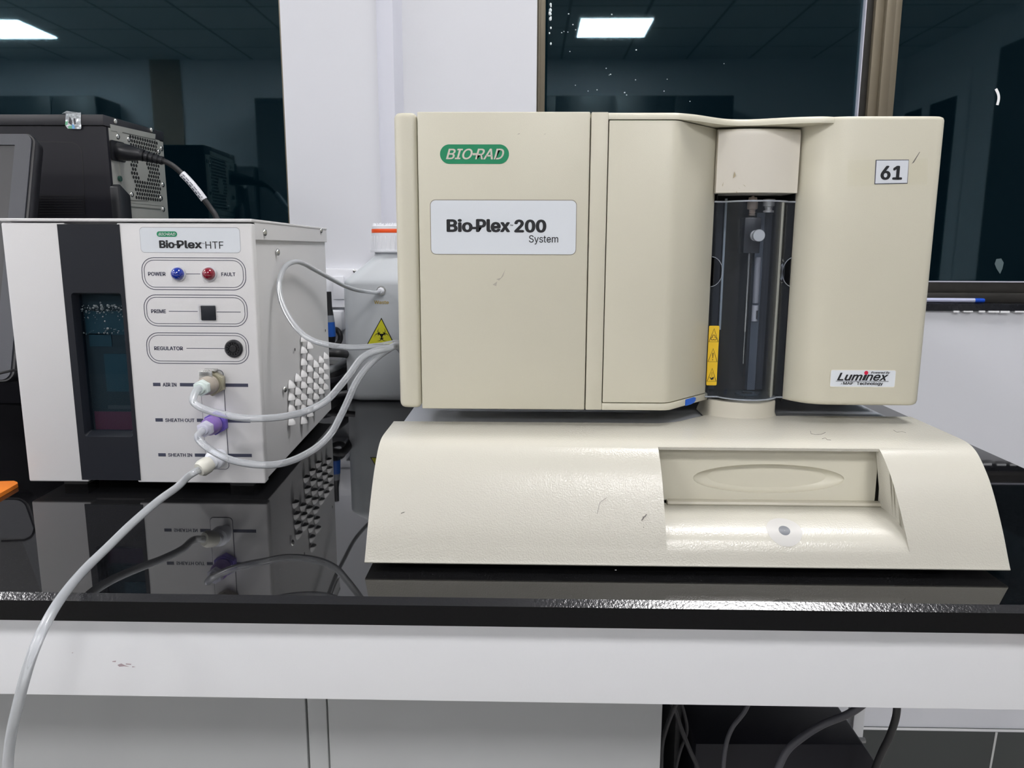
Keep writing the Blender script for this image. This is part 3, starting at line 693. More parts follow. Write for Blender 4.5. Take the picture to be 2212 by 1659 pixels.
# yellow warning strip on the left flange
b = MB().use(YELLOW); fl = facing(YFL-.0004); a_ = at(1531, 703.5, YFL); c_ = at(1526, 832, YFL); x0, x1 = at(1532, 704, YFL).x-.0002, at(1553.5, 702, YFL).x+.0002; x0 = max(x0, .1542)
b.flat(fl, rrect(x0, x1, c_.z, a_.z, .0009, 4), .0002)
fl2 = facing(YFL-.0006); hh = (a_.z-c_.z)/3; xm = (x0+x1)/2
b.use(INK)
for k in range(3):
    zc = a_.z-hh*(k+.5); tz = zc+.0062; bz = zc-.0052
    b.band(fl2, [(xm, tz), (xm-.0039, bz), (xm+.0039, bz)], .00055, .00015)
    if k == 0:
        for a in (90, 210, 330):
            r_ = math.radians(a); cx_, cz_ = xm+.0013*math.cos(r_), zc-.0018+.0013*math.sin(r_)
            b.band(fl2, [(cx_+.0012*math.cos(r_+math.radians(q_)), cz_+.0012*math.sin(r_+math.radians(q_))) for q_ in range(-130, 131, 20)], .0004, .00015, closed=False)
    elif k == 1:
        b.flat(fl2, [(xm-.0004, zc+.0025), (xm+.0004, zc+.0025), (xm+.0002, zc-.0022), (xm-.0002, zc-.0022)], .00015); b.flat(fl2, circ(xm, zc-.0035, .0004, 10), .00015)
    else:
        b.flat(fl2, [(xm-.0002, zc+.003), (xm+.0002, zc+.003), (xm+.0001, zc-.001), (xm-.0001, zc-.001)], .00015)
        b.flat(fl2, [(xm-.0022, zc-.0012), (xm-.0004, zc-.0022), (xm+.0018, zc-.001), (xm+.0015, zc-.0032), (xm-.0004, zc-.0040)], .00015)
b.build('warning_label', T, smooth=0)
# badge
fp = facing(YB-.0001)
def pb(x, y, Y=YB): q_ = at(x, y, Y); return q_.x, q_.z
x0, x1 = pb(950.5, 333)[0], pb(1099.5, 333)[0]; z1, z0 = pb(1025, 312)[1], pb(1025, 354)[1]
b = MB().use(GREEN).flat(fp, rrect(x0, x1, z0, z1, (z1-z0)/2-.00001, 12), .0002)
f2 = facing(YB-.0004); b.use(mat('badge_cream', (.60, .57, .50), .5))
zt2, zb2 = pb(1025, 321.7)[1], pb(1025, 344)[1]
X_ = lambda p_, y_=333: pb(p_, y_)[0]
b.text('BIO', X_(964), X_(1020.5), zb2, zt2, f2, .022, .28, .0001); b.text('RAD', X_(1027), X_(1088.5), zb2, zt2, f2, .022, .28, .0001)
zm = (zt2+zb2)/2; b.flat(f2, [(X_(1021), zm-.0009), (X_(1021), zm+.0007), (X_(1033), zm+.0007), (X_(1033), zm-.0009)], .0001)
b.build('brand_badge', T, smooth=0)
# name plate
x0, x1 = X_(931, 490), X_(1244, 490); z1, z0 = pb(1088, 433)[1], pb(1088, 549)[1]
b = MB().use(mat('plate_recess_edge', (.25, .23, .19), .5)).flat(fp, rrect(x0-.0005, x1+.0005, z0-.0005, z1+.0006, .0042), .0001)
b.use(PLATE).flat(fp, rrect(x0, x1, z0, z1, .0038), .0003)
npl = b.build('name_plate', T, smooth=0)
b = MB().use(INK); f3 = facing(YB-.0005); Y0, Y1 = pb(1050, 500.5)[1], pb(1050, 474.5)[1]; xx = lambda p_: X_(p_, 487)
b.text('Bio', xx(966.9), xx(1019), Y0, Y1, f3, .062, 0, .0001); b.flat(f3, [(xx(1019.5), pb(0, 492)[1]), (xx(1032), pb(0, 492)[1]), (xx(1032), pb(0, 487)[1]), (xx(1019.5), pb(0, 487)[1])], .0001)
b.text('Plex', xx(1030.3), xx(1100), Y0, Y1, f3, .062, 0, .0001); b.text('TM', xx(1101.5), xx(1108), pb(0, 485)[1], pb(0, 482)[1], f3, .02, 0, .0001)
b.text('200', xx(1113), xx(1178), Y0-.0002, Y1-.0003, f3, .062, 0, .0001)
b.text('System', xx(1143), xx(1206), pb(0, 524)[1], pb(0, 504.5)[1], f3, .006, 0, .0001)
b.build('lettering', npl, smooth=0)
# maker plate lower right
YR = .632
x0, x1 = at(1794, 818, YR).x, at(1933, 818, YR).x; z1, z0 = at(1863, 800, YR).z, at(1863, 835, YR).z
b = MB().use(mat('plate_edge_light', (.75, .72, .62), .4)).flat(facing(YR-.0001), rrect(x0-.0003, x1+.0003, z0-.0006, z1+.0004, .0014), .0002)
b.use(PLATE).flat(facing(YR-.0001), rrect(x0, x1, z0, z1, .0012), .0004)
mp = b.build('maker_plate', T, smooth=0)
b = MB().use(INK); f4 = facing(YR-.0006); U = lambda p_: at(1780+p_/13.01, 817, YR).x; V = lambda p_: at(1863, 790+p_/13.01, YR).z
b.text('Lum', U(370), U(1060), V(408), V(205), f4, .05, .33, .0001)
b.flat(f4, [(U(1055), V(408)), (U(1135), V(408)), (U(1200), V(250)), (U(1120), V(250))], .0001)
b.text('nex', U(1160), U(1780), V(410), V(248), f4, .05, .33, .0001)
b.flat(f4, [(U(330), V(440)), (U(1810), V(440)), (U(1810), V(428)), (U(330), V(428))], .0001)
b.text('Powered By', U(1300), U(1830), V(230), V(158), f4, .03, .3, .0001)
b.text('x', U(455), U(530), V(532), V(478), f4, -.01, .3, .0001); b.text('MAP', U(545), U(815), V(530), V(455), f4, .04, 0, .0001); b.text('TM', U(830), U(872), V(468), V(455), f4, 0, 0, .0001)
b.text('Technology', U(925), U(1655), V(557), V(455), f4, .035, 0, .0001)
b.use(mat('logo_red', (.62, .01, .06), .4)).flat(f4, circ((U(1165)), V(196), .00165, 20), .0001)
b.build('lettering', mp, smooth=0)
# number sticker under clear tape
def R5(x, y): q_ = at(x, y, YR); return q_.x, q_.z
b = MB().use(clear('clear_tape', (.995, .995, .99), ior=1.12, rough=.3)).flat(facing(YR-.0001), [R5(1832, 346), R5(2005, 342), R5(2004, 398), R5(1830, 403)], .0001)
b.use(INKG).flat(facing(YR-.0003), [R5(1891.5, 345.5), R5(1963, 345), R5(1960, 396.5), R5(1888.5, 398)], .0001)
b.use(mat('sticker_paper', (.66, .69, .74), .6)).flat(facing(YR-.0005), [R5(1893, 347), R5(1962, 346.5), R5(1958.7, 395), R5(1890, 396.5)], .0001)
b.use(INK).text('61', R5(1903.5, 371)[0], R5(1947, 371)[0], R5(0, 384.5)[1], R5(0, 357)[1], facing(YR-.0007), .05, 0, .0001)
b.use(PEN).flat(facing(YR-.0002), [R5(1969, 354), R5(1986, 328), R5(1987, 328.5), R5(1974, 351)], .0001)
b.build('number_sticker', T, smooth=0)
# dirt on cover and door
b = PCV.use(mat('brown_smudge', (.40, .34, .22), .6)); fcv = facing(.6482)
for pts in (((1560, 400), (1563, 393), (1561, 403)), ((1583, 385), (1587, 370), (1589, 380), (1585, 384)), ((1604, 398), (1611, 404), (1609, 401)), ((1591, 413), (1593, 417), (1590, 415)), ((1594, 405), (1600, 409), (1596, 406))):
    b.flat(fcv, [(at(x, y, .6482).x, at(x, y, .6482).z) for x, y in pts], .0001)
b.build('port_cover', T, smooth=50)
b = FPN.use(mat('grey_scuff', (.42, .39, .33), .6))
for pts in (((1117, 291), (1121, 288), (1124, 289), (1119, 290.5)), ((1174, 290), (1179, 288.5), (1178, 290)), ((1072, 603), (1082, 600), (1090, 585), (1092, 580), (1087, 597), (1078, 606)), ((1064, 615), (1074, 608), (1072, 618))):
    b.flat(fp, [pb(*a) for a in pts], .00015)
b.build('front_panel', T, smooth=50)

# ================================================================== FLUIDICS BOX (white, left)
SH = .062; YH = .697
T = thing('fluidics_box', 'off-white fluidics box with black window strip and two lamps, left of the analyzer', 'laboratory instrument', (-.363, .86, 0))
hx0, hx1, hz0, hz1 = -.4758, -.2495, .0099, .2560
yb = 1.036
def HSH(b): return b.shear(SH, YH)
HSH(MB().box(hx0+.001, hx1-.0012, YH+.0125, yb, hz0+.0002, hz1-.0012, bevel=.0008)).build('housing', T, GREYP, smooth=0)
fpn = MB().use(GREYP)
def notched(x0_, x1_, side):   # left and right halves with bevelled outer edges
    fpn.box(x0_, x1_, YH, YH+.0122, hz0, hz1-.0040, bevel=.0016, seg=3)
notched(hx0, -.4178, 0); notched(-.3709, hx1+.0012, 1); fpn.box(-.4180, -.3707, YH+.0004, YH+.0122, hz0+.002, .0542); fpn.box(-.4180, -.3707, YH+.0004, YH+.0122, .1898, hz1-.006); HSH(fpn)
HSH(MB().box(hx0-.0004, hx1+.0018, YH-.0008, yb+.002, hz1-.0028, hz1, bevel=.0009, seg=2).box(hx1-.0004, hx1+.0012, YH+.0105, yb+.002, .2375, hz1-.002, bevel=.0005)).build('top_cover', T, GREYP, smooth=0)
def hside(px, py, out=0):
    d = ray(px, py); x0_ = hx1+.0002+SH*YH; tt = (x0_-O.x)/(d.x+SH*d.y); return O+d*tt
sd = Vector((1, SH, 0)).normalized()
for x_, y_ in ((568, 502), (691, 498), (599, 545), (614, 841)):
    P_ = hside(x_, y_)
    MB().lathe([(.0036, 0), (.0036, .0006), (.0030, .0018), (.0015, .0026), (.0004, .0028)], P_+sd*(.0011 if y_ < 520 else .0), sd, 20).build('screw', T, STEEL, smooth=60)
b = MB().use(GREYP)
LV = {335: (840, 965, 1085, 1225), 405: (770, 905, 1020), 465: (355, 475, 600, 725, 840, 965, 1085, 1215), 530: (430, 550, 670, 790, 900, 1020, 1140), 595: (625, 740, 855, 960, 1075), 650: (580, 690, 800, 905), 700: (540, 650, 755, 860)}
for cx_, ys_ in LV.items():
    for cy_ in ys_:
        P_ = hside(560+(cx_-14)/4.878, 660+cy_/4.878-3)
        rw = .0066; h_ = .0085; pr = .0060; rings = []
        for j in range(6):
            f_ = j/5; wj = rw*math.sin(f_*math.pi/2)**.8+.0003; pj = pr*math.sin(f_*math.pi/2)**.9+.0002; zj = P_.z+.0045-h_*f_
            rings.append([Vector((P_.x, P_.y, zj))+Vector((-SH, 1, 0))*(wj*math.cos(a))+sd*(pj*math.sin(a)) for a in [math.pi*k/10 for k in range(11)]])
        b.poly(rings, caps=True)
        b.use(VOID); zz = P_.z+.0045-h_-.0001
        b.poly([[Vector((v.x, v.y, zz))-sd*.0001 for v in rings[-1]], [Vector(((v.x-P_.x)*.8+P_.x, (v.y-P_.y)*.8+P_.y, zz-.0002)) for v in rings[-1]]]); b.use(GREYP)
lv = b.build('vent_louvers', T, smooth=60)
for x_, y_ in ((637, 755), (703, 714)):
    P_ = hside(x_, y_); MB().use(VOID).lathe([(.0018, 0), (.0018, .0002)], P_, sd, 12).build('screw_hole', T)
for x_, y_ in ((-.445, .73), (-.28, .73), (-.46, 1.0), (-.30, 1.0)):
    MB().box(x_-.012, x_+.012, y_-.01, y_+.01, 0, .0097, bevel=.001).build('foot', T, mat('grey_rubber', (.10, .10, .10), .6))
# black strip with recessed window
x0, x1 = -.4242, -.3676; z0, z1 = .0122, .2508
wx0, wx1, wz0, wz1 = -.4175, -.3712, .0545, .1895
BSTR = mat('black_panel_paint', (.010, .012, .018), .45, bump=.15, bscale=1400, spec=.3)
b = MB(); f0 = YH-.0006; fb = YH-.0001
out = [(x0, z0), (x1, z0), (x1, z1), (x0, z1)]
inn = rrect(wx0, wx1, wz0, wz1, .003, 4)
def toring(pts_, y): return [(u, y, v) for u, v in pts_]
nn = len(inn); oo = []
cxw, czw = (wx0+wx1)/2, (wz0+wz1)/2
for u, v in inn:       # match outer rectangle points to the inner ring
    dx, dz = (u-cxw)/((wx1-wx0)/2), (v-czw)/((wz1-wz0)/2); m_ = max(abs(dx), abs(dz))
    oo.append((cxw+((x1-cxw) if dx > 0 else (cxw-x0))*dx/m_, czw+((z1-czw) if dz > 0 else (czw-z0))*dz/m_))
# snap the nearest points to the four corners
for cc in out:
    i = min(range(nn), key=lambda j: abs(oo[j][0]-cc[0])+abs(oo[j][1]-cc[1])); oo[i] = cc
inn2 = rrect(wx0+.003, wx1-.0008, wz0+.0045, wz1-.0015, .001, 4)
b.poly([toring(oo, fb), toring(oo, f0), toring(inn, f0), toring(inn2, YH+.006), toring(inn2, YH+.012)], caps=False)
st = b.build('window_strip', T, BSTR, smooth=30)
# the window looks into a dark tank: hollow is cut from housing by standing in front of a dark back plate
b = MB().use(mat('tank_back', (.003, .006, .009), .6)).box(wx0, wx1, YH+.0110, YH+.0118, wz0, wz1)
b.use(mat('tank_teal', (.002, .022, .032), .5)); b.box(-.4130, -.3730, YH+.0104, YH+.0110, .150, .172); b.box(-.3985, -.3765, YH+.0104, YH+.0110, .096, .132)
b.box(-.4110, -.3900, YH+.0104, YH+.0110, .139, .151)
b.use(mat('tank_red', (.075, .005, .020), .5)).box(-.4125, -.3755, YH+.0104, YH+.0110, .059, .0765)
b.use(mat('tank_grey', (.022, .024, .027), .5)).box(-.3990, -.3760, YH+.0104, YH+.0110, .079, .0825)
b.build('tank', T, smooth=0)
MB().box(wx0+.0022, wx1-.0006, YH+.0064, YH+.0072, wz0+.003, wz1-.001).build('window_pane', T, clear('tank_pane', (.8, .9, .95), ior=1.12), smooth=0)
random.seed(5); b = MB()
for k in range(150):
    u = random.uniform(wx0+.004, wx1-.0015); v = wz1-.0115-abs(random.gauss(0, .006)) if k < 120 else random.choice((.1525, .1535))+random.uniform(-.002, .003)
    if v < .1505: continue
    b.ball((u, YH+.0063, v), random.choice((.0003, .0004, .0005, .0006, .0009)) if k % 19 else .0015, 1, .5, 1, 8, 6)
for (u, v) in ((.395, .180), (.3947, .177), (.3945, .1755)): b.ball((-u, YH+.0063, v), .0009, 1, .5, 1.3, 8, 6)
b.build('droplets', T, mat('droplet', (.05, .07, .08), .04, spec=.8), kind='stuff')
# printing
fh = facing(YH-.0001)
def hp(x, y): q_ = at(x, y, YH); return q_.x, q_.z
def HX(x, y=600): return hp(x, y)[0]
def HZ(y, x=420): return hp(x, y)[1]
b = MB().use(mat('plate_line', (.35, .35, .37), .5)).flat(fh, rrect(HX(303.5, 518)-.0003, HX(518.5, 518)+.0003, HZ(545.5)-.0003, HZ(492)+.0005, .0034), .0001)
b.use(PLATE).flat(fh, rrect(HX(303.5, 518), HX(518.5, 518), HZ(545.5), HZ(492), .0032), .0002); np_ = b.build('name_plate', T, smooth=0)
fh2 = facing(YH-.0005); hx = lambda p_, y_=518: HX(p_, y_)
b = MB().use(GREEN).flat(fh2, rrect(hx(340), hx(384), HZ(511.6), HZ(500), (HZ(500)-HZ(511.6))/2-1e-5, 8), .0001)
b.use(mat('badge_white', (.62, .68, .66), .5)); fh3 = facing(YH-.0007)
b.text('BIO', hx(344), hx(361), HZ(509), HZ(503), fh3, .02, .28, .0001).text('RAD', hx(363), hx(380.5), HZ(509), HZ(503), fh3, .02, .28, .0001).flat(fh3, [(hx(361), HZ(506.6)), (hx(365), HZ(506.6)), (hx(365), HZ(505.4)), (hx(361), HZ(505.4))], .0001)
b.use(INK).text('Bio', hx(345), hx(375.5), HZ(535.6), HZ(519.8), fh2, .06, 0, .0001).text('Plex', hx(383), hx(434.5), HZ(536), HZ(520.2), fh2, .06, 0, .0001)
b.flat(fh2, [(hx(376), HZ(530)), (hx(385), HZ(530)), (hx(385), HZ(527.4)), (hx(376), HZ(527.4))], .0001).text('TM', hx(435), hx(442), HZ(527), HZ(524.5), fh2, 0, 0, .0001)
b.text('HTF', hx(443.5), hx(482.5), HZ(537), HZ(521.5), fh2, .0, 0, .0001)
b.build('lettering', np_, smooth=0)
b = fpn.use(INKG)
for (a0, a1, t0, t1) in ((307, 530.7, 557, 626), (312, 534, 637.3, 704.5), (317.4, 537, 719.3, 785.3)):
    ym = (t0+t1)/2; xa_, xb_ = HX(a0, ym), HX(a1, ym); za_, zb_ = HZ(t1), HZ(t0)
    for k, wd_ in ((0, .0006), (.0022, .0005)):
        b.band(fh, rrect(xa_+k, xb_-k, za_+k, zb_-k, .0115-k, 8), wd_, .0001)
def htext(s_, x0_, x1_, y1_, y0_, bold=.04): ym = (y0_+y1_)/2; b.text(s_, HX(x0_, ym), HX(x1_, ym), HZ(y1_), HZ(y0_), fh, bold, 0, .0001)
htext('POWER', 320.5, 357.6, 596, 588); htext('FAULT', 478.5, 508.3, 596, 588.5); htext('PRIME', 327, 358.3, 676.6, 669); htext('REGULATOR', 333.8, 395, 756.7, 748.8)
htext('AIR IN', 352, 381, 835, 827.5); htext('SHEATH OUT', 357.5, 420, 911.6, 904.3); htext('SHEATH IN', 363.7, 415, 986.6, 979.5)
def bar(x0_, x1_, y0_, y1_): ym = (y0_+y1_)/2; b.flat(fh, [(HX(x0_, ym), HZ(y1_)), (HX(x1_, ym), HZ(y1_)), (HX(x1_, ym), HZ(y0_)), (HX(x0_, ym), HZ(y0_))], .0001)
for a in ((401.7, 433, 591, 592.2), (364.9, 428, 672.2, 673.4), (468, 520, 673, 674.2), (403, 488, 751.8, 753), (330.8, 346.8, 827.4, 834.7), (388.8, 434, 827.4, 834.7), (484, 536, 827.8, 835), (336, 352, 904, 911.3), (425.4, 442, 904.2, 911.3), (488.3, 541, 905, 912), (342.2, 358.3, 979.6, 986.5), (421, 446, 979.5, 986.5), (493, 544, 979.3, 986.3)): bar(*a)
b.build('front_panel', T, smooth=50)
def lamp_(name, px, c):
    P_ = at(px, 591.3, YH)
    l_ = MB().lathe([(.0068, 0), (.0068, .0016), (.0058, .002), (.0056, .0016)], (P_.x, YH, P_.z), (0, -1, 0), 28, caps=False).build(name, T, mat('lamp_bezel', (.55, .56, .6), .25), smooth=50)
    pr_ = [(.0058*math.cos(math.radians(a)), .0016+.0068*math.sin(math.radians(a))) for a in range(0, 90, 9)]+[(.0002, .0084)]
    MB().lathe([(.0058, 0)]+pr_, (P_.x, YH, P_.z), (0, -1, 0), 28).build('lens', l_, c, smooth=60)
lamp_('power_lamp', 386, mat('blue_lens', (.0, .022, .30), .08, spec=.9, coat=.5)); lamp_('fault_lamp', 453, mat('red_lens', (.20, .0, .014), .08, spec=.9, coat=.5))
sx0, sx1 = HX(428, 675), HX(468, 675); sz0, sz1 = HZ(695), HZ(656.8)
b = MB().band(facing(YH-.0001), rrect(sx0+.0008, sx1-.0008, sz0+.0008, sz1-.0008, .0012, 4), .0016, .0006); pbz = b.build('prime_switch', T, mat('switch_bezel', (.62, .62, .64), .4))
MB().prism([(HX(435.5, 675), HZ(691.5)), (HX(467, 675), HZ(691.5)), (HX(467, 675), HZ(660)), (HX(435.5, 675), HZ(660))], 'Y', YH-.0022, YH, bevel=.0006).build('button', pbz, BSTR)
P_ = at(506, 752.7, YH)
kb = MB().lathe([(.0082, 0), (.0082, .0022), (.0072, .0032), (.0060, .0032), (.0054, .0020), (.0030, .0020)], (P_.x, YH, P_.z), (0, -1, 0), 32).build('regulator_knob', T, BLACKP, smooth=40)
b = MB()
for k in range(14):
    a = 2*math.pi*k/14; b.box(P_.x+.0050*math.cos(a)-.0007, P_.x+.0050*math.cos(a)+.0007, YH-.0034, YH-.002, P_.z+.0050*math.sin(a)-.0007, P_.z+.0050*math.sin(a)+.0007)
b.lathe([(.0032, .002), (.0032, .0032), (.0028, .0036)], (P_.x, YH, P_.z), (0, -1, 0), 20); b.box(P_.x-.0028, P_.x+.0028, YH-.0039, YH-.003, P_.z-.0004, P_.z+.0004)
b.build('knob_core', kb, mat('knob_core_black', (.02, .02, .022), .3), smooth=0)
px0, px1 = HX(434.5, 830), HX(483, 830)
b = MB().use(GREYP).prism(rrect(px0, px1, HZ(1012), HZ(800), .0035, 5), 'Y', YH-.0008, YH).use(INKG).band(facing(YH-.00005), rrect(px0-.0003, px1+.0003, HZ(1012)-.0003, HZ(800)+.0003, .0037, 5), .0005, .0002)
b.build('port_plate', T, smooth=0)
# couplings
BRASS = mat('tinted_brass', (.36, .34, .25), .35, metal=.35, var=.2, vscale=120); COLLR = mat('amber_grey_plastic', (.36, .32, .27), .35, var=.15, vscale=150)
MINT = mat('mint_white_plastic', (.60, .68, .66), .4); PURP = mat('purple_stain', (.13, .085, .42), .4, var=.35, vscale=150); PURPL = mat('lilac_plastic', (.20, .12, .38), .35, var=.3, vscale=120)
WHT = mat('white_coupling', (.74, .76, .82), .35); CREAM = mat('cream_nut', (.66, .65, .58), .4); LILW = mat('lilac_white', (.55, .55, .66), .4)
def hexring(c, r, y0, y1): return [[(c.x+r*math.cos(math.radians(60*k+30)), y, c.z+r*math.sin(math.radians(60*k+30))) for k in range(6)] for y in (y0, y1)]
def coupling(px, py, hexm, ringm, nutm, hexr, latch=False):
    c = at(px, py, YH-.006); c.y = YH
    b = MB().use(hexm).poly(hexring(c, hexr, YH-.0010, YH-.0085), bevel=.0006)
    b.lathe([(hexr*.83, .0085), (hexr*.83, .0105)], c, (0, -1, 0), 28)
    b.use(ringm).lathe([(.0072, .0105), (.0084, .0115), (.0084, .0150), (.0079, .0156), (.0084, .0162), (.0082, .0215), (.0070, .0235), (.0066, .0260)], c, (0, -1, 0), 28)
    b.use(nutm).poly(hexring(c, .0074, YH-.0258, YH-.0325), bevel=.0006); b.lathe([(.0048, .0325), (.0044, .0350)], c, (0, -1, 0), 20)
    if latch: b.use(STEEL).box(c.x-.0075, c.x+.0045, YH-.0105, YH-.002, c.z+hexr*.95, c.z+hexr*1.12, bevel=.0004).box(c.x-.0075, c.x+.0045, YH-.0165, YH-.0155, c.z+.004, c.z+hexr*1.1, bevel=.0003)
    return b, c
b, cA = coupling(459, 828, BRASS, COLLR, MINT, .0118, True); b.build('air_in_coupling', T, smooth=40)
b, cB = coupling(466, 914, PURP, PURPL, LILW, .0112); b.build('sheath_out_coupling', T, smooth=40)
cC = at(474, 986, YH-.004); cC.y = YH
b = MB().use(WHT).lathe([(.0062, .001), (.0062, .009), (.0085, .0095), (.0092, .0110), (.0092, .0160), (.0085, .0185), (.0062, .0200), (.0062, .0250)], cC, (0, -1, 0), 28)
b.use(CREAM); dC = Vector((-.50, -.86, -.28)).normalized(); c2 = cC+Vector((-.001, -.023, -.001))
b.lathe([(.0068, 0), (.0078, .003), (.0078, .010), (.0062, .0125)], c2, dC, 10).build('sheath_in_coupling', T, smooth=40)
c3 = c2+dC*.012

# ================================================================== TUBING
def tubing(lb, pts, r, grp=None):
    pa = spline(pts, 10); return tag(MB().tube(pa, r, 24, caps=True).build('clear_tube', None, CLEART, smooth=80), lb, 'tube', grp)
A0 = cA+Vector((0, -.033, 0)); B0 = cB+Vector((0, -.033, 0))
def pxs(lst): return [at(*q_) for q_ in lst]
RB = .00318
ta = tubing('clear tube from the top AIR IN fitting, sagging across to the analyzer', [A0, A0+Vector((-.0008, -.006, -.0008))]+pxs([(417, 864, .648), (425, 875, .645), (446, 885.5, .643), (477, 894, .642), (518, 902, .643), (560, 904, .648), (612, 900, .657), (664, 887, .667), (705.5, 865, .676), (736.7, 831, .684), (757.5, 805, .690), (780, 775, .696), (806, 760, .700), (838, 753, .705), (861, 750, .712)])+[Vector((-.1165, .76, .118)), Vector((-.116, .90, .12))], RB)
tb = tubing('clear tube from the purple SHEATH OUT fitting, hanging lowest before the analyzer', [B0, B0+Vector((-.0006, -.005, -.0010))]+pxs([(427, 944, .648), (436, 957, .645), (458, 974, .642), (487, 989, .640), (518, 998.5, .640), (560, 1004, .642), (601.5, 1002.5, .648), (643, 990, .656), (684.7, 966, .666), (716, 935, .675), (737, 896, .683), (753, 862, .690), (768, 828, .697), (787, 800, .703), (810, 776, .709), (836, 757, .715), (861, 746, .722)])+[Vector((-.1175, .77, .122)), Vector((-.117, .90, .124))], RB)
pa = [c3, c3+dC*.012]+pxs([(383, 1052, .628), (341.6, 1082, .600), (286, 1130, .565), (231.5, 1183, .530), (186, 1227, .500), (147, 1272, .468), (117, 1315, .445), (91, 1363, .430), (69, 1416, .422), (52.5, 1469, .420), (38.5, 1523.6, .422), (27.5, 1570.6, .425), (20.5, 1614, .430), (17, 1659, .435), (16, 1740, .44)])
td = tubing('clear tube from the bottom SHEATH IN fitting, hanging over the bench edge at left', pa, .00318)
sp = spline(pa, 10); b = MB()
for i in (9, 11, 13, 15):
    b.lathe([(.0021, 0), (.0026, .0012), (.0026, .0016), (.0021, .0017)], sp[i], (sp[i+1]-sp[i]), 14)
b.build('barb', td, STEEL)
PORT = at(824, 628, 1.140)
tc_ = tubing('clear tube looping up beside the white box and into the waste bottle', [PORT+Vector((0, -.010, 0)), PORT+Vector((-.006, -.020, -.0015))]+pxs([(791.5, 630, 1.09), (768, 626, 1.06), (745, 618, 1.03), (722, 606, .99), (699, 593.5, .95), (675.7, 580.5, .90), (655.5, 569.5, .86), (637, 565.5, .82), (618, 574, .790), (606, 596, .770), (602.5, 622.5, .757), (608, 651.5, .748), (621, 680.4, .740), (641, 709, .733), (667, 731, .727), (704.7, 744, .722), (762.5, 750.5, .720), (820, 746.5, .724), (861, 741, .728)])+[Vector((-.1185, .78, .127)), Vector((-.118, .90, .13))], .0027)

# ================================================================== WASTE BOTTLE
T = thing('waste_bottle', 'translucent square waste bottle with orange-banded white cap behind the tubes', 'bottle', (-.212, 1.20, 0))
bx, by, hw, hd = -.212, 1.200, .0660, .0600
HDPE = clear('translucent_hdpe', (.55, .58, .60), milk=.62, milkcol=(.72, .75, .78), ior=1.4, edge=.2, rough=.35)
def sq(w_, d_, r_, z_, n=6): return [(bx+x, by+y, z_) for x, y in rrect(-w_, w_, -d_, d_, r_, n)]
def bottle_rings(o=0.0):
    return [sq(hw-.010-o, hd-.010-o, .018, .000+o), sq(hw-.004-o, hd-.004-o, .020, .002+o), sq(hw-.001-o, hd-.001-o, .022, .006), sq(hw-o, hd-o, .023, .011), sq(hw-o, hd-o, .023, .176), sq(hw-.001-o, hd-.001-o, .023, .180), sq(hw-.004-o, hd-.004-o, .024, .184)]
rg = bottle_rings()+[sq(.0268, .0268, .0266, .2165), sq(.0255, .0255, .0253, .2200), sq(.0255, .0255, .0253, .2290)]
MB().poly(rg, caps=True).build('body', T, HDPE, smooth=50)
lq = [sq(hw-.012, hd-.012, .016, .0025), sq(hw-.003, hd-.003, .02, .010), sq(hw-.003, hd-.003, .02, .1015)]
MB().poly(lq).build('liquid', T, mat('waste_liquid', (.50, .54, .57), .3), smooth=50)
b = MB().use(WHITEP)
b.lathe([(.0320, .2235), (.0325, .2262), (.0300, .2266), (.0296, .2490), (.0296, .2505)], (bx, by, 0), seg=40)
for k in range(26):
    a = 2*math.pi*k/26; cc = Vector((bx+.0296*math.cos(a), by+.0296*math.sin(a), 0)); b.lathe([(.0009, .2268), (.0013, .2285), (.0013, .2455), (.0006, .2480)], cc, seg=6)
b.lathe([(.0292, .2505), (.0292, .2525)], (bx, by, 0), seg=40)
b.lathe([(.0290, .2583), (.0288, .2625), (.0278, .2632), (.010, .2632)], (bx, by, 0), seg=40)
for k in range(22):
    a = 2*math.pi*k/22; b.lathe([(.0009, .2630), (.0011, .2660), (.0005, .2668)], (bx+.0262*math.cos(a), by+.0262*math.sin(a), 0), seg=6)
for r_, k in ((.017, 10), (.008, 6)):
    for j in range(k):
        a = 2*math.pi*j/k; b.lathe([(.0009, .2630), (.0011, .2664), (.0005, .2674)], (bx+r_*math.cos(a), by+r_*math.sin(a), 0), seg=6)
cp = b.build('cap', T, smooth=40)
MB().lathe([(.0293, .2525), (.0295, .2530), (.0295, .2578), (.0293, .2583)], (bx, by, 0), seg=48).build('orange_band', cp, mat('orange_band', (.85, .09, .01), .4), smooth=40)
PY = by-hd; PO = at(824, 628, PY)
b = MB().use(STEEL).lathe([(.0070, 0), (.0072, .001), (.0066, .0035), (.0040, .0038)], (PO.x, PY, PO.z), (0, -1, 0), 28).use(WHITEP).lathe([(.0052, .0032), (.0052, .0085), (.0040, .0100), (.0036, .0120)], (PO.x, PY, PO.z), (0, -1, 0), 8)
b.build('port', T, smooth=40)
fb_ = facing(PY-.0002); ff = lambda x, y: (at(x, y, PY).x, at(x, y, PY).z)
b = MB().use(mat('gold_print', (.42, .30, .05), .5)).text('Waste', ff(808.5, 650)[0], ff(839.5, 650)[0], ff(0, 652.3)[1], ff(0, 645.3)[1], fb_, .03, 0, .0001); b.build('printed_word', T, smooth=0)
A_, B_, C_ = ff(823.9, 686), ff(792, 745), ff(853.5, 745)
zb_ = B_[1]; b = MB().use(INK).flat(fb_, [A_, (B_[0], zb_), (C_[0], zb_)], .0001)
ins = lambda p_, k: (A_[0]*0+(A_[0]+B_[0]+C_[0])/3+(p_[0]-(A_[0]+B_[0]+C_[0])/3)*k, (A_[1]+2*zb_)/3+(p_[1]-(A_[1]+2*zb_)/3)*k)
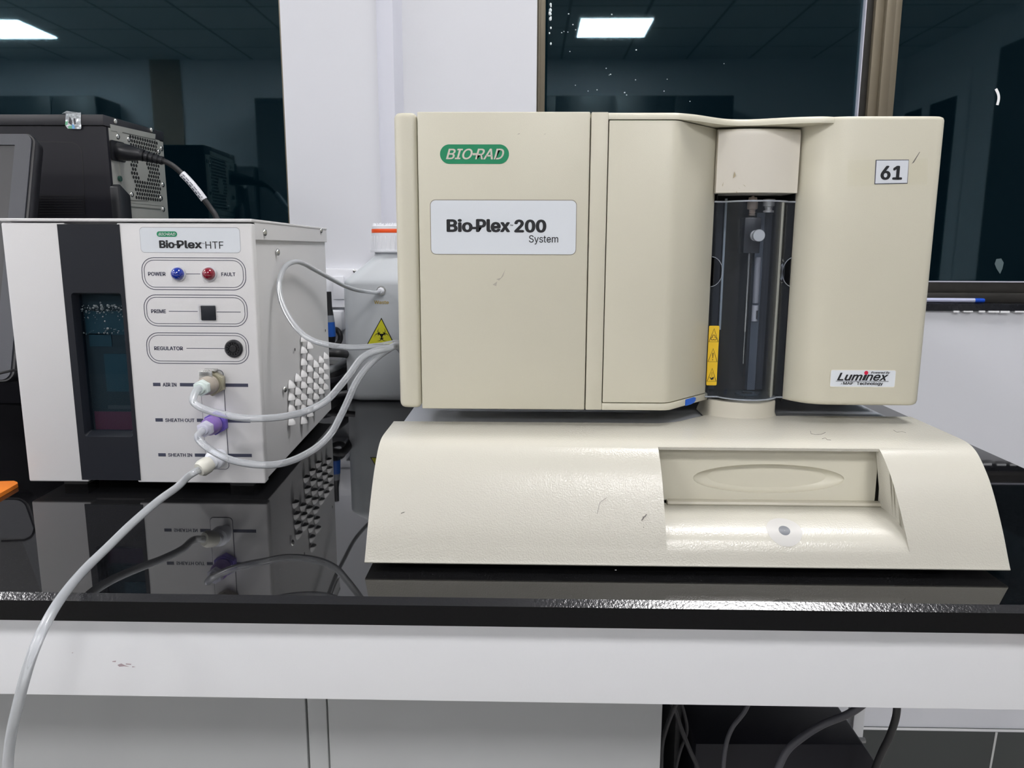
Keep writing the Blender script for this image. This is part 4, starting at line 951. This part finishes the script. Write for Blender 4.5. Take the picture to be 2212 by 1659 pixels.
b.use(YELLOW2).flat(facing(PY-.0004), [ins(A_, .90), ins((B_[0], zb_), .90), ins((C_[0], zb_), .90)], .0001)
b.use(INK); fb2 = facing(PY-.0006); gx, gz = ff(824.5, 724)
for a in (90, 210, 330):
    r_ = math.radians(a); ux, uz = math.cos(r_), math.sin(r_)
    cx_, cz_ = gx+ux*.0058, gz+uz*.0058     # three open crescents
    for q_ in range(-14, 14):
        a0, a1 = r_+math.radians(q_*10), r_+math.radians((q_+1)*10)
        t0 = 1-abs(q_)/15; t1 = 1-abs(q_+1)/15
        P4 = [(cx_+.0058*math.cos(a0+math.pi), cz_+.0058*math.sin(a0+math.pi)), (cx_+.0058*math.cos(a1+math.pi), cz_+.0058*math.sin(a1+math.pi)), (cx_+(.0058-.0022*t1)*math.cos(a1+math.pi), cz_+(.0058-.0022*t1)*math.sin(a1+math.pi)), (cx_+(.0058-.0022*t0)*math.cos(a0+math.pi), cz_+(.0058-.0022*t0)*math.sin(a0+math.pi))]
        try: b.flat(fb2, P4, .0001)
        except Exception: pass
    a0 = r_+math.pi/3
    b.band(fb2, [(gx+.0050*math.cos(a0+math.radians(q_)), gz+.0050*math.sin(a0+math.radians(q_))) for q_ in range(-36, 37, 12)], .0010, .0001, closed=False)
b.build('biohazard_sticker', T, smooth=0)

# ================================================================== WALL SWITCH, SOCKET, CLUTTER BEHIND
fw_ = lambda x, y, Y=WALL: (at(x, y, Y).x, at(x, y, Y).z)
T = thing('wall_switch', 'white wall switch plate with rocker between the white box and the bottle', 'switch', (at(735, 620, WALL).x, WALL, at(735, 663, WALL).z))
x0, z1 = fw_(688, 580); x1, z0 = fw_(792, 663)
MB().prism(rrect(x0, x1, z0, z1, .003, 4), 'Y', WALL-.012, WALL-.0002, bevel=.0015).build('plate', T, WHITEP)
a_, c_ = fw_(723, 596), fw_(748.5, 645)
MB().prism([(a_[0], c_[1]), (c_[0], c_[1]), (c_[0], a_[1]), (a_[0], a_[1])], 'Y', WALL-.0165, WALL-.0122, bevel=.0012).build('rocker', T, WHITEP)
q_ = at(766, 585.5, WALL-.012); MB().lathe([(.003, 0), (.0028, .0008), (.001, .0014)], (q_.x, WALL-.0121, q_.z), (0, -1, 0), 16).build('screw', T, STEEL)
x0, z1 = fw_(700, 668); x1, z0 = fw_(748, 712)
b = MB().prism(rrect(x0, x1, z0, z1, .004, 4), 'Y', WALL-.030, WALL-.0002, bevel=.002)
tag(b.build('socket_box', None, WHITEP), 'small white socket box on the wall just below the switch', 'socket')
b = MB().use(BLACKP)
q0, q1 = at(712, 630, 1.16), at(712, 742, 1.16)
ln = q0.z-q1.z
b.lathe([(.0045, ln), (.0048, ln*.72), (.0066, ln*.55)], (q0.x-.002, 1.16, q1.z), seg=20); b.use(mat('grey_sleeve', (.22, .24, .27), .4)).lathe([(.0066, ln*.55), (.0078, ln*.42)], (q0.x-.002, 1.16, q1.z), seg=20)
b.use(mat('blue_sleeve', (.01, .09, .42), .35)).lathe([(.0080, ln*.42), (.0090, ln*.14)], (q0.x-.002, 1.16, q1.z), seg=20); b.use(BLACKP).lathe([(.0088, ln*.14), (.0070, 0), (.004, -.004)], (q0.x-.002, 1.16, q1.z), seg=20)
tag(b.build('inline_connector', None, smooth=60), 'slim black connector with a blue band, upright beside the white box', 'connector')
def cz_(lb, pts, r, m=RUB, name='cable'):
    return tag(MB().tube(spline([at(x, y, Y) for x, y, Y in pts], 8), r, 12).build(name, None, m, smooth=60), lb, 'cable')
cz_('black cable making a small loop right of the blue-banded connector', [(713, 714, 1.19), (727, 712, 1.2), (735, 724, 1.2), (733, 738, 1.2), (722, 746, 1.19), (700, 750, 1.17), (660, 756, 1.15)], .0042)
cz_('thick black cable lying level across, behind the tubes and the bottle', [(640, 757, 1.12), (700, 762, 1.13), (740, 764, 1.135), (775, 771, 1.26)], .0060)
cz_('grey cable curving down from the bottle side behind the white box', [(765, 768, 1.265), (750, 776, 1.25), (735, 788, 1.2), (715, 798, 1.16), (680, 806, 1.15), (640, 810, 1.15)], .0060, mat('mid_grey_cable', (.22, .23, .24), .4))
cz_('dark cable in a low arc at the back of the bench', [(770, 800, 1.27), (748, 812, 1.24), (730, 820, 1.2), (700, 826, 1.16), (650, 832, 1.15)], .0050, RUBG)
cz_('black cable resting on the granite beside the bottle foot', [(765, 846, 1.13), (742, 850, 1.125), (722, 853, 1.12), (690, 856, 1.12), (650, 858, 1.12)], .0045)
tag(MB().box(at(700, 800, 1.24).x, at(758, 800, 1.24).x, 1.235, 1.275, .0, at(730, 793, 1.24).z, bevel=.003).build('adapter_block', None, mat('charcoal_block', (.03, .03, .033), .5)), 'charcoal adapter block low behind the cables', 'adapter')
tag(MB().box(at(704, 780, 1.28).x, at(745, 780, 1.28).x, 1.276, 1.2885, at(730, 830, 1.28).z+.0, at(730, 778, 1.28).z, bevel=.001).build('paper_box', None, mat('pale_card', (.45, .46, .46), .6)), 'pale flat box against the wall above the charcoal adapter', 'box')

# ================================================================== COMPUTER TOWER
PX0, PY0, PX1, PY1, PZT = -.5905, 1.10, -.5835, 1.262, .4105
T = thing('computer_tower', 'black computer tower seen from its rear corner behind the white box', 'computer', (-.80, 1.18, 0))
K = (PX1-PX0)/(PY1-PY0)
TL = -1.02
MB().poly([[(TL, PY0+.001, z), (PX0-.0006, PY0+.001, z), (PX1-.0006, PY1, z), (TL, PY1, z)] for z in (.0, PZT-.015)], bevel=.0006).build('chassis', T, BLACKM)
# side cover with rounded recess outline
b = MB().use(BLACKM); fs_ = lambda x, y: (at(x, y, PY0).x, at(x, y, PY0).z)
b.box(TL, PX0, PY0, PY0+.0012, .002, PZT-.016)
b.use(mat('panel_crease', (.004, .004, .006), .5))
cr = spline([(*fs_(20, 305), 0), (*fs_(140, 307), 0), (*fs_(158, 309), 0), (*fs_(172, 319), 0), (*fs_(178, 345), 0), (*fs_(184, 470), 0)], 6)
b.band(facing(PY0-.0001), [(v.x, v.y) for v in cr], .0011, .0002, closed=False)
b.use(VOID)
for j in range(8):
    for i in range(38):
        u, v = fs_(80+i*2.75+(j % 2)*1.4, 423+j*5.6); b.flat(facing(PY0-.0001), circ(u, v, .0008, 6), .0002)
b.build('side_cover', T, smooth=0)
# top cover folding over
b = MB().poly([[(TL, PY0-.0012, z), (PX0+.0006, PY0-.0012, z), (PX1+.0006, PY1+.001, z), (TL, PY1+.001, z)] for z in (PZT-.0145, PZT)], bevel=.0008)
b.build('top_cover', T, mat('top_cover_black', (.025, .025, .030), .42, bump=.1, bscale=1400))
nr_ = Vector((1, -K, 0)).normalized(); tr_ = Vector((K, 1, 0)).normalized(); BR0 = Vector((PX0, PY0, 0))
def fr_(u, v, w): return BR0+tr_*u+nr_*w+Vector((0, 0, v))
def rs(px, py, w=0):
    d = ray(px, py); P0 = BR0+nr_*w; tt = (P0-O).dot(nr_)/d.dot(nr_); P_ = O+d*tt; r_ = P_-BR0; return (r_.dot(tr_), P_.z)
L_ = (Vector((PX1, PY1, 0))-BR0).length
b = MB().use(GALV); b.flat(fr_, [(.004, .02), (L_-.003, .02), (L_-.003, PZT-.016), (.004, PZT-.016)], .0008)
b.flat(lambda u, v, w: fr_(u, v, w+.0008), [rs(236, 268), rs(334, 290), rs(333, 300), rs(238, 282)][::1], .0008)
b.flat(lambda u, v, w: fr_(u, v, w+.0008), rrect(rs(252, 300)[0]+.0, L_-.012, rs(300, 440)[1], rs(300, 292)[1], .004, 4), .0006)
b.use(mat('groove', (.12, .12, .11), .5))
for q4 in ([rs(262, 286), rs(333, 302)], [rs(333, 302), rs(335, 330)], [rs(256, 432), rs(318, 434)], [rs(256, 444), rs(345, 452)]):
    b.band(lambda u, v, w: fr_(u, v, w+.0017), q4, .0012, .0002, closed=False)
b.build('rear_plate', T, smooth=0)
b = MB().use(VOID); ha, hb_ = rs(277, 300)[0], rs(336, 300)[0]; vb, vt_ = rs(306, 428)[1], rs(306, 299)[1]
dx_, dz_ = .0068, .0058; ccx, ccz = rs(306, 366); j = 0; z_ = vb
while z_ < vt_:
    x_ = ha+(j % 2)*dx_/2
    while x_ < hb_:
        if math.hypot((x_-ccx), (z_-ccz)) > .0155 and not (z_ < vb+.025 and x_ < ha+.006): b.flat(lambda u, v, w: fr_(u, v, w+.0016), circ(x_, z_, .0027, 6), .0002)
        x_ += dx_
    z_ += dz_; j += 1
b.build('fan_grille', T, smooth=0)
b = MB().use(BLACKM).poly([[fr_(u, v, w) for u, w in ((-.001, -.001), (-.001, .0035), (.0045, .0035), (.0045, -.001))] for v in (.002, PZT-.0165)]); b.build('rear_edge', T, smooth=0)
a_, c_ = rs(234, 405)[0], rs(252, 405)[0]; z1 = rs(240, 398)[1]
b = MB().prism([(.0, .02), (c_-a_+.010, .02), (c_-a_+.010, z1-.014), (.006, z1), (0, z1-.004)], 'Y', 0, .012, bevel=.001)
for v in b.bm.verts: v.co = fr_(v.co.x-.002, v.co.z, .014-v.co.y)
b.build('latch_cover', T, BLACKP)
for x_, y_ in ((248, 262), (326, 281), (252.5, 295), (276, 301), (341, 328), (347, 321), (283, 420), (346, 428), (351, 452), (350, 399)):
    u, v = rs(x_, y_); c_ = fr_(u, v, .0006)
    MB().lathe([(.0042, 0), (.0040, .0016), (.0022, .0026), (.0004, .0028)], c_, nr_, 16).build('screw', T, STEEL, smooth=60)
u, v = rs(256, 386); MB().lathe([(.0040, 0), (.0040, .003), (.001, .0035)], fr_(u, v, .0008), nr_, 8).build('green_jack', T, mat('green_jack', (.01, .06, .045), .4))
# power lead with plug, label sleeve
T2 = thing('power_lead', 'black power lead plugged into the computer tower with a white label sleeve', 'cable', (-.56, 1.15, 0))
u, v = rs(251, 327)
b = MB()
so = MB()
for w0, w1, r_ in ((.0012, .0035, 0),):
    so.poly([[fr_(u+dx, v+dz, w_) for dx, dz in rrect(-.017, .017, -.014, .014, .003, 3)] for w_ in (w0, w1)])
so.build('socket_frame', T2, BLACKP)
P_ = [at(x, y, Y) for x, y, Y in ((262, 329, 1.120), (285, 331, 1.122), (303, 334, 1.124), (322, 338, 1.126), (340, 343, 1.127), (354, 348, 1.128))]
P0_ = fr_(u, v, .0034)
rings_ = []
ctr = [P0_]+P_[0:]
b.tube([P0_, P0_+(P_[1]-P0_)*.3, P0_+(P_[1]-P0_)*.8, P_[2], P_[2]+(P_[3]-P_[2])*.3], .011, 12, radii=[.0125, .0125, .0115, .0085, .0070])
for k in range(5):
    a0 = P_[2]+(P_[5]-P_[2])*(k/5+.02); a1 = P_[2]+(P_[5]-P_[2])*(k/5+.15); r_ = .0085-.0006*k; b.tube([a0, a1], r_, 14)
b.tube([P_[2], P_[5]], .0050, 12)
b.build('plug', T2, BLACKP, smooth=50)
cb = spline([P_[4]]+[at(x, y, Y) for x, y, Y in ((361, 351, 1.128), (376, 360, 1.13), (391, 373, 1.132), (408, 390, 1.134), (425, 410, 1.136), (441, 431, 1.138), (455, 450, 1.14), (466, 467, 1.14), (478, 500, 1.14), (486, 560, 1.14), (488, 640, 1.13))]+[Vector((-.46, 1.11, .006)), Vector((-.52, 1.08, .006))], 8)
MB().tube(cb, .0040, 14).build('cord', T2, RUB, smooth=60)
sl = [v_ for v_ in cb if at(391, 371, 1.13).x <= v_.x <= at(443, 433, 1.14).x and v_.z > .25]
b = MB().use(WHITEP).tube(sl, .0050, 16)
b.use(INKG)
for k in range(2, len(sl)-2, 1):
    d_ = (sl[k+1]-sl[k]).normalized(); n_ = Vector((d_.z, 0, -d_.x)).normalized(); c_ = sl[k]+Vector((0, -.0050, 0))
    for o_, wd_, on in ((-.0010, .0006, k % 4), (.0022, .0010, k % 3)):
        if on: b.poly([[c_+n_*(o_-wd_)+d_*.0002, c_+n_*(o_+wd_)+d_*.0002, c_+n_*(o_+wd_)+d_*.0016, c_+n_*(o_-wd_)+d_*.0016], [q_+Vector((0, -.0002, 0)) for q_ in (c_+n_*(o_-wd_)+d_*.0002, c_+n_*(o_+wd_)+d_*.0002, c_+n_*(o_+wd_)+d_*.0016, c_+n_*(o_-wd_)+d_*.0016)]])
b.build('label_sleeve', T2, smooth=50)
# holographic seal and paper scraps
HOLO = mat('holographic_foil', (.62, .66, .68), .22, metal=.8, bump=.9, bscale=90, var=.35, vscale=60)
b = MB().use(HOLO); fq = facing(PY0-.0022)
b.flat(fq, [fs_(144.5, 246), fs_(177, 243.5), fs_(176.5, 262), fs_(178, 277), fs_(176, 279.5), fs_(149, 278.5), fs_(145.5, 274), fs_(143, 270)], .0003)
b.use(mat('foil_green', (.16, .42, .26), .3, metal=.6)).flat(facing(PY0-.0026), [fs_(144, 263), fs_(149, 262), fs_(148, 270), fs_(143, 271)], .0001).flat(facing(PY0-.0026), [fs_(150, 273), fs_(158, 272), fs_(158, 278.5), fs_(149.5, 278)], .0001)
b.use(mat('foil_dark', (.05, .05, .06), .4)).flat(facing(PY0-.0026), [fs_(153, 252), fs_(158, 262), fs_(157, 271), fs_(150, 266)], .0001).flat(facing(PY0-.0026), [fs_(161, 256), fs_(165, 257), fs_(166, 268), fs_(163, 270)], .0001)
b.use(mat('foil_blue', (.20, .42, .70), .3, metal=.5)).flat(facing(PY0-.0026), [fs_(158, 268), fs_(163, 271), fs_(164, 279), fs_(158, 278.5)], .0001)
b.use(HOLO).poly([[Vector((*fs_(136, 241.5), 0)).xzy if False else Vector((fs_(136, 241.5)[0], PY0-.003, PZT+.0006)), Vector((fs_(147, 240)[0], PY0-.003, PZT+.0040)), Vector((fs_(177, 243)[0], PY0-.002, PZT+.0012)), Vector((fs_(150, 243)[0], PY0+.010, PZT+.0006))], [Vector((fs_(136, 241.5)[0], PY0-.003, PZT+.0009)), Vector((fs_(147, 240)[0], PY0-.003, PZT+.0043)), Vector((fs_(177, 243)[0], PY0-.002, PZT+.0015)), Vector((fs_(150, 243)[0], PY0+.010, PZT+.0009))]])
b.build('security_seal', T, smooth=0)

# ================================================================== MONITOR
T = thing('monitor', 'dark grey computer monitor tilted back at the left edge, partly behind the white box', 'monitor', (-.82, .92, 0))
a_ = at(71, 287, .98); c_ = at(24, 826, .888)
dn = Vector((0, a_.y-c_.y, a_.z-c_.z)).normalized()        # up the screen
hgt = math.hypot(a_.y-c_.y, a_.z-c_.z); nf = Vector((0, -dn.z, dn.y))
ORI = Vector((a_.x, c_.y, c_.z)); WD = .42
def fm(u, v, w): return ORI+Vector((u, 0, 0))+dn*v+nf*w      # u<=0 to the left
MG = mat('monitor_grey', (.036, .039, .050), .45, bump=.12, bscale=1500); MD = mat('monitor_dark', (.010, .010, .013), .4)
b = MB().use(MD); o_ = rrect(-WD, .0045, 0, hgt, .014, 6)
b.poly([[fm(u, v, -.034) for u, v in rrect(-WD+.02, -.02, .02, hgt-.02, .014, 6)], [fm(u, v, -.018) for u, v in rrect(-WD, .003, .002, hgt-.002, .014, 6)], [fm(u, v, -.003) for u, v in o_], [fm(u, v, -.0005) for u, v in rrect(-WD+.001, .0035, .001, hgt-.001, .013, 6)]])
b.build('rear_shell', T, smooth=50)
m1, m2 = .0205, .016
o_ = rrect(-WD+.004, -.0002, .003, hgt-.002, .010, 6); i_ = [(min(max(u, -WD+m1), -m1), min(max(v, .062), hgt-m2)) for u, v in o_]
i2 = [(u*(1)-(.0006 if u > -.2 else -.0006), v-(.0006 if v > .1 else -.0006)) for u, v in i_]
b = MB().use(MG).poly([[fm(u, v, -.0005) for u, v in o_], [fm(u, v, .0012) for u, v in o_], [fm(u, v, .0012) for u, v in i_], [fm(u, v, -.0040) for u, v in i2]], caps=False)
b.build('bezel', T, smooth=20)
MB().poly([[fm(u, v, w_) for u, v in ((-WD+m1-.003, .060), (-m1+.003, .060), (-m1+.003, hgt-m2+.003), (-WD+m1-.003, hgt-m2+.003))] for w_ in (-.006, -.0034)]).build('screen', T, mat('lcd_off', (.085, .09, .105), .28), smooth=0)
b = MB().use(MG); b.poly([[fm(u, v, w_) for u, v in rrect(-WD*.72, -WD*.28, -.03, .16, .01, 3)] for w_ in (-.06, -.036)]); b.build('stand_neck', T)
MB().lathe([(.095, 0), (.095, .004), (.03, .012), (.025, .06)], (ORI.x-WD*.5, .96, .0003), seg=40).build('stand_base', T, MD, smooth=50)
tag(MB().tube(spline([at(-40, 815, .80), at(0, 806, .81), at(15, 803, .815), at(32, 800, .83), at(45, 806, .86)], 8), .0014, 8).build('cable', None, RUB, smooth=60), 'thin black cable drooping across the monitor corner at the left edge', 'cable')
# orange sheet on the bench
z_ = .004
o4 = [atz(-60, 1041, z_), atz(30, 1038.5, z_), atz(37, 1041, z_), atz(38.5, 1044, z_), atz(0, 1066, z_), atz(-60, 1098, z_)]
tag(MB().poly([[(v.x, v.y, k) for v in o4] for k in (.0002, .004)]).build('card', None, mat('orange_card', (.85, .23, .02), .5), smooth=0), 'bright orange card on the granite at the left edge', 'card')
# pen on the sill
Tn = thing('pen', 'clear pen with a blue end lying on the right-hand sill', 'pen', (at(2050, 645, WALL+.02).x, WALL+.02, SILLZ))
pa_, pb_ = at(1985, 641, WALL+.02), at(2102, 647, WALL+.02); r_ = .0038
pa_.z = pb_.z = SILLZ+r_+.0004; pb_.y -= .004
dd = (pb_-pa_).normalized()
MB().tube([pa_, pb_], r_, 8).build('barrel', Tn, mat('pale_barrel', (.48, .50, .66), .15), smooth=50)
MB().tube([pb_+dd*.0002, pb_+dd*.010, pb_+dd*.0155, pb_+dd*.0165], r_, 10, radii=[r_*1.02, r_*1.02, r_*.9, r_*.5]).build('end_cap', Tn, mat('pen_blue', (.01, .07, .50), .3), smooth=50)
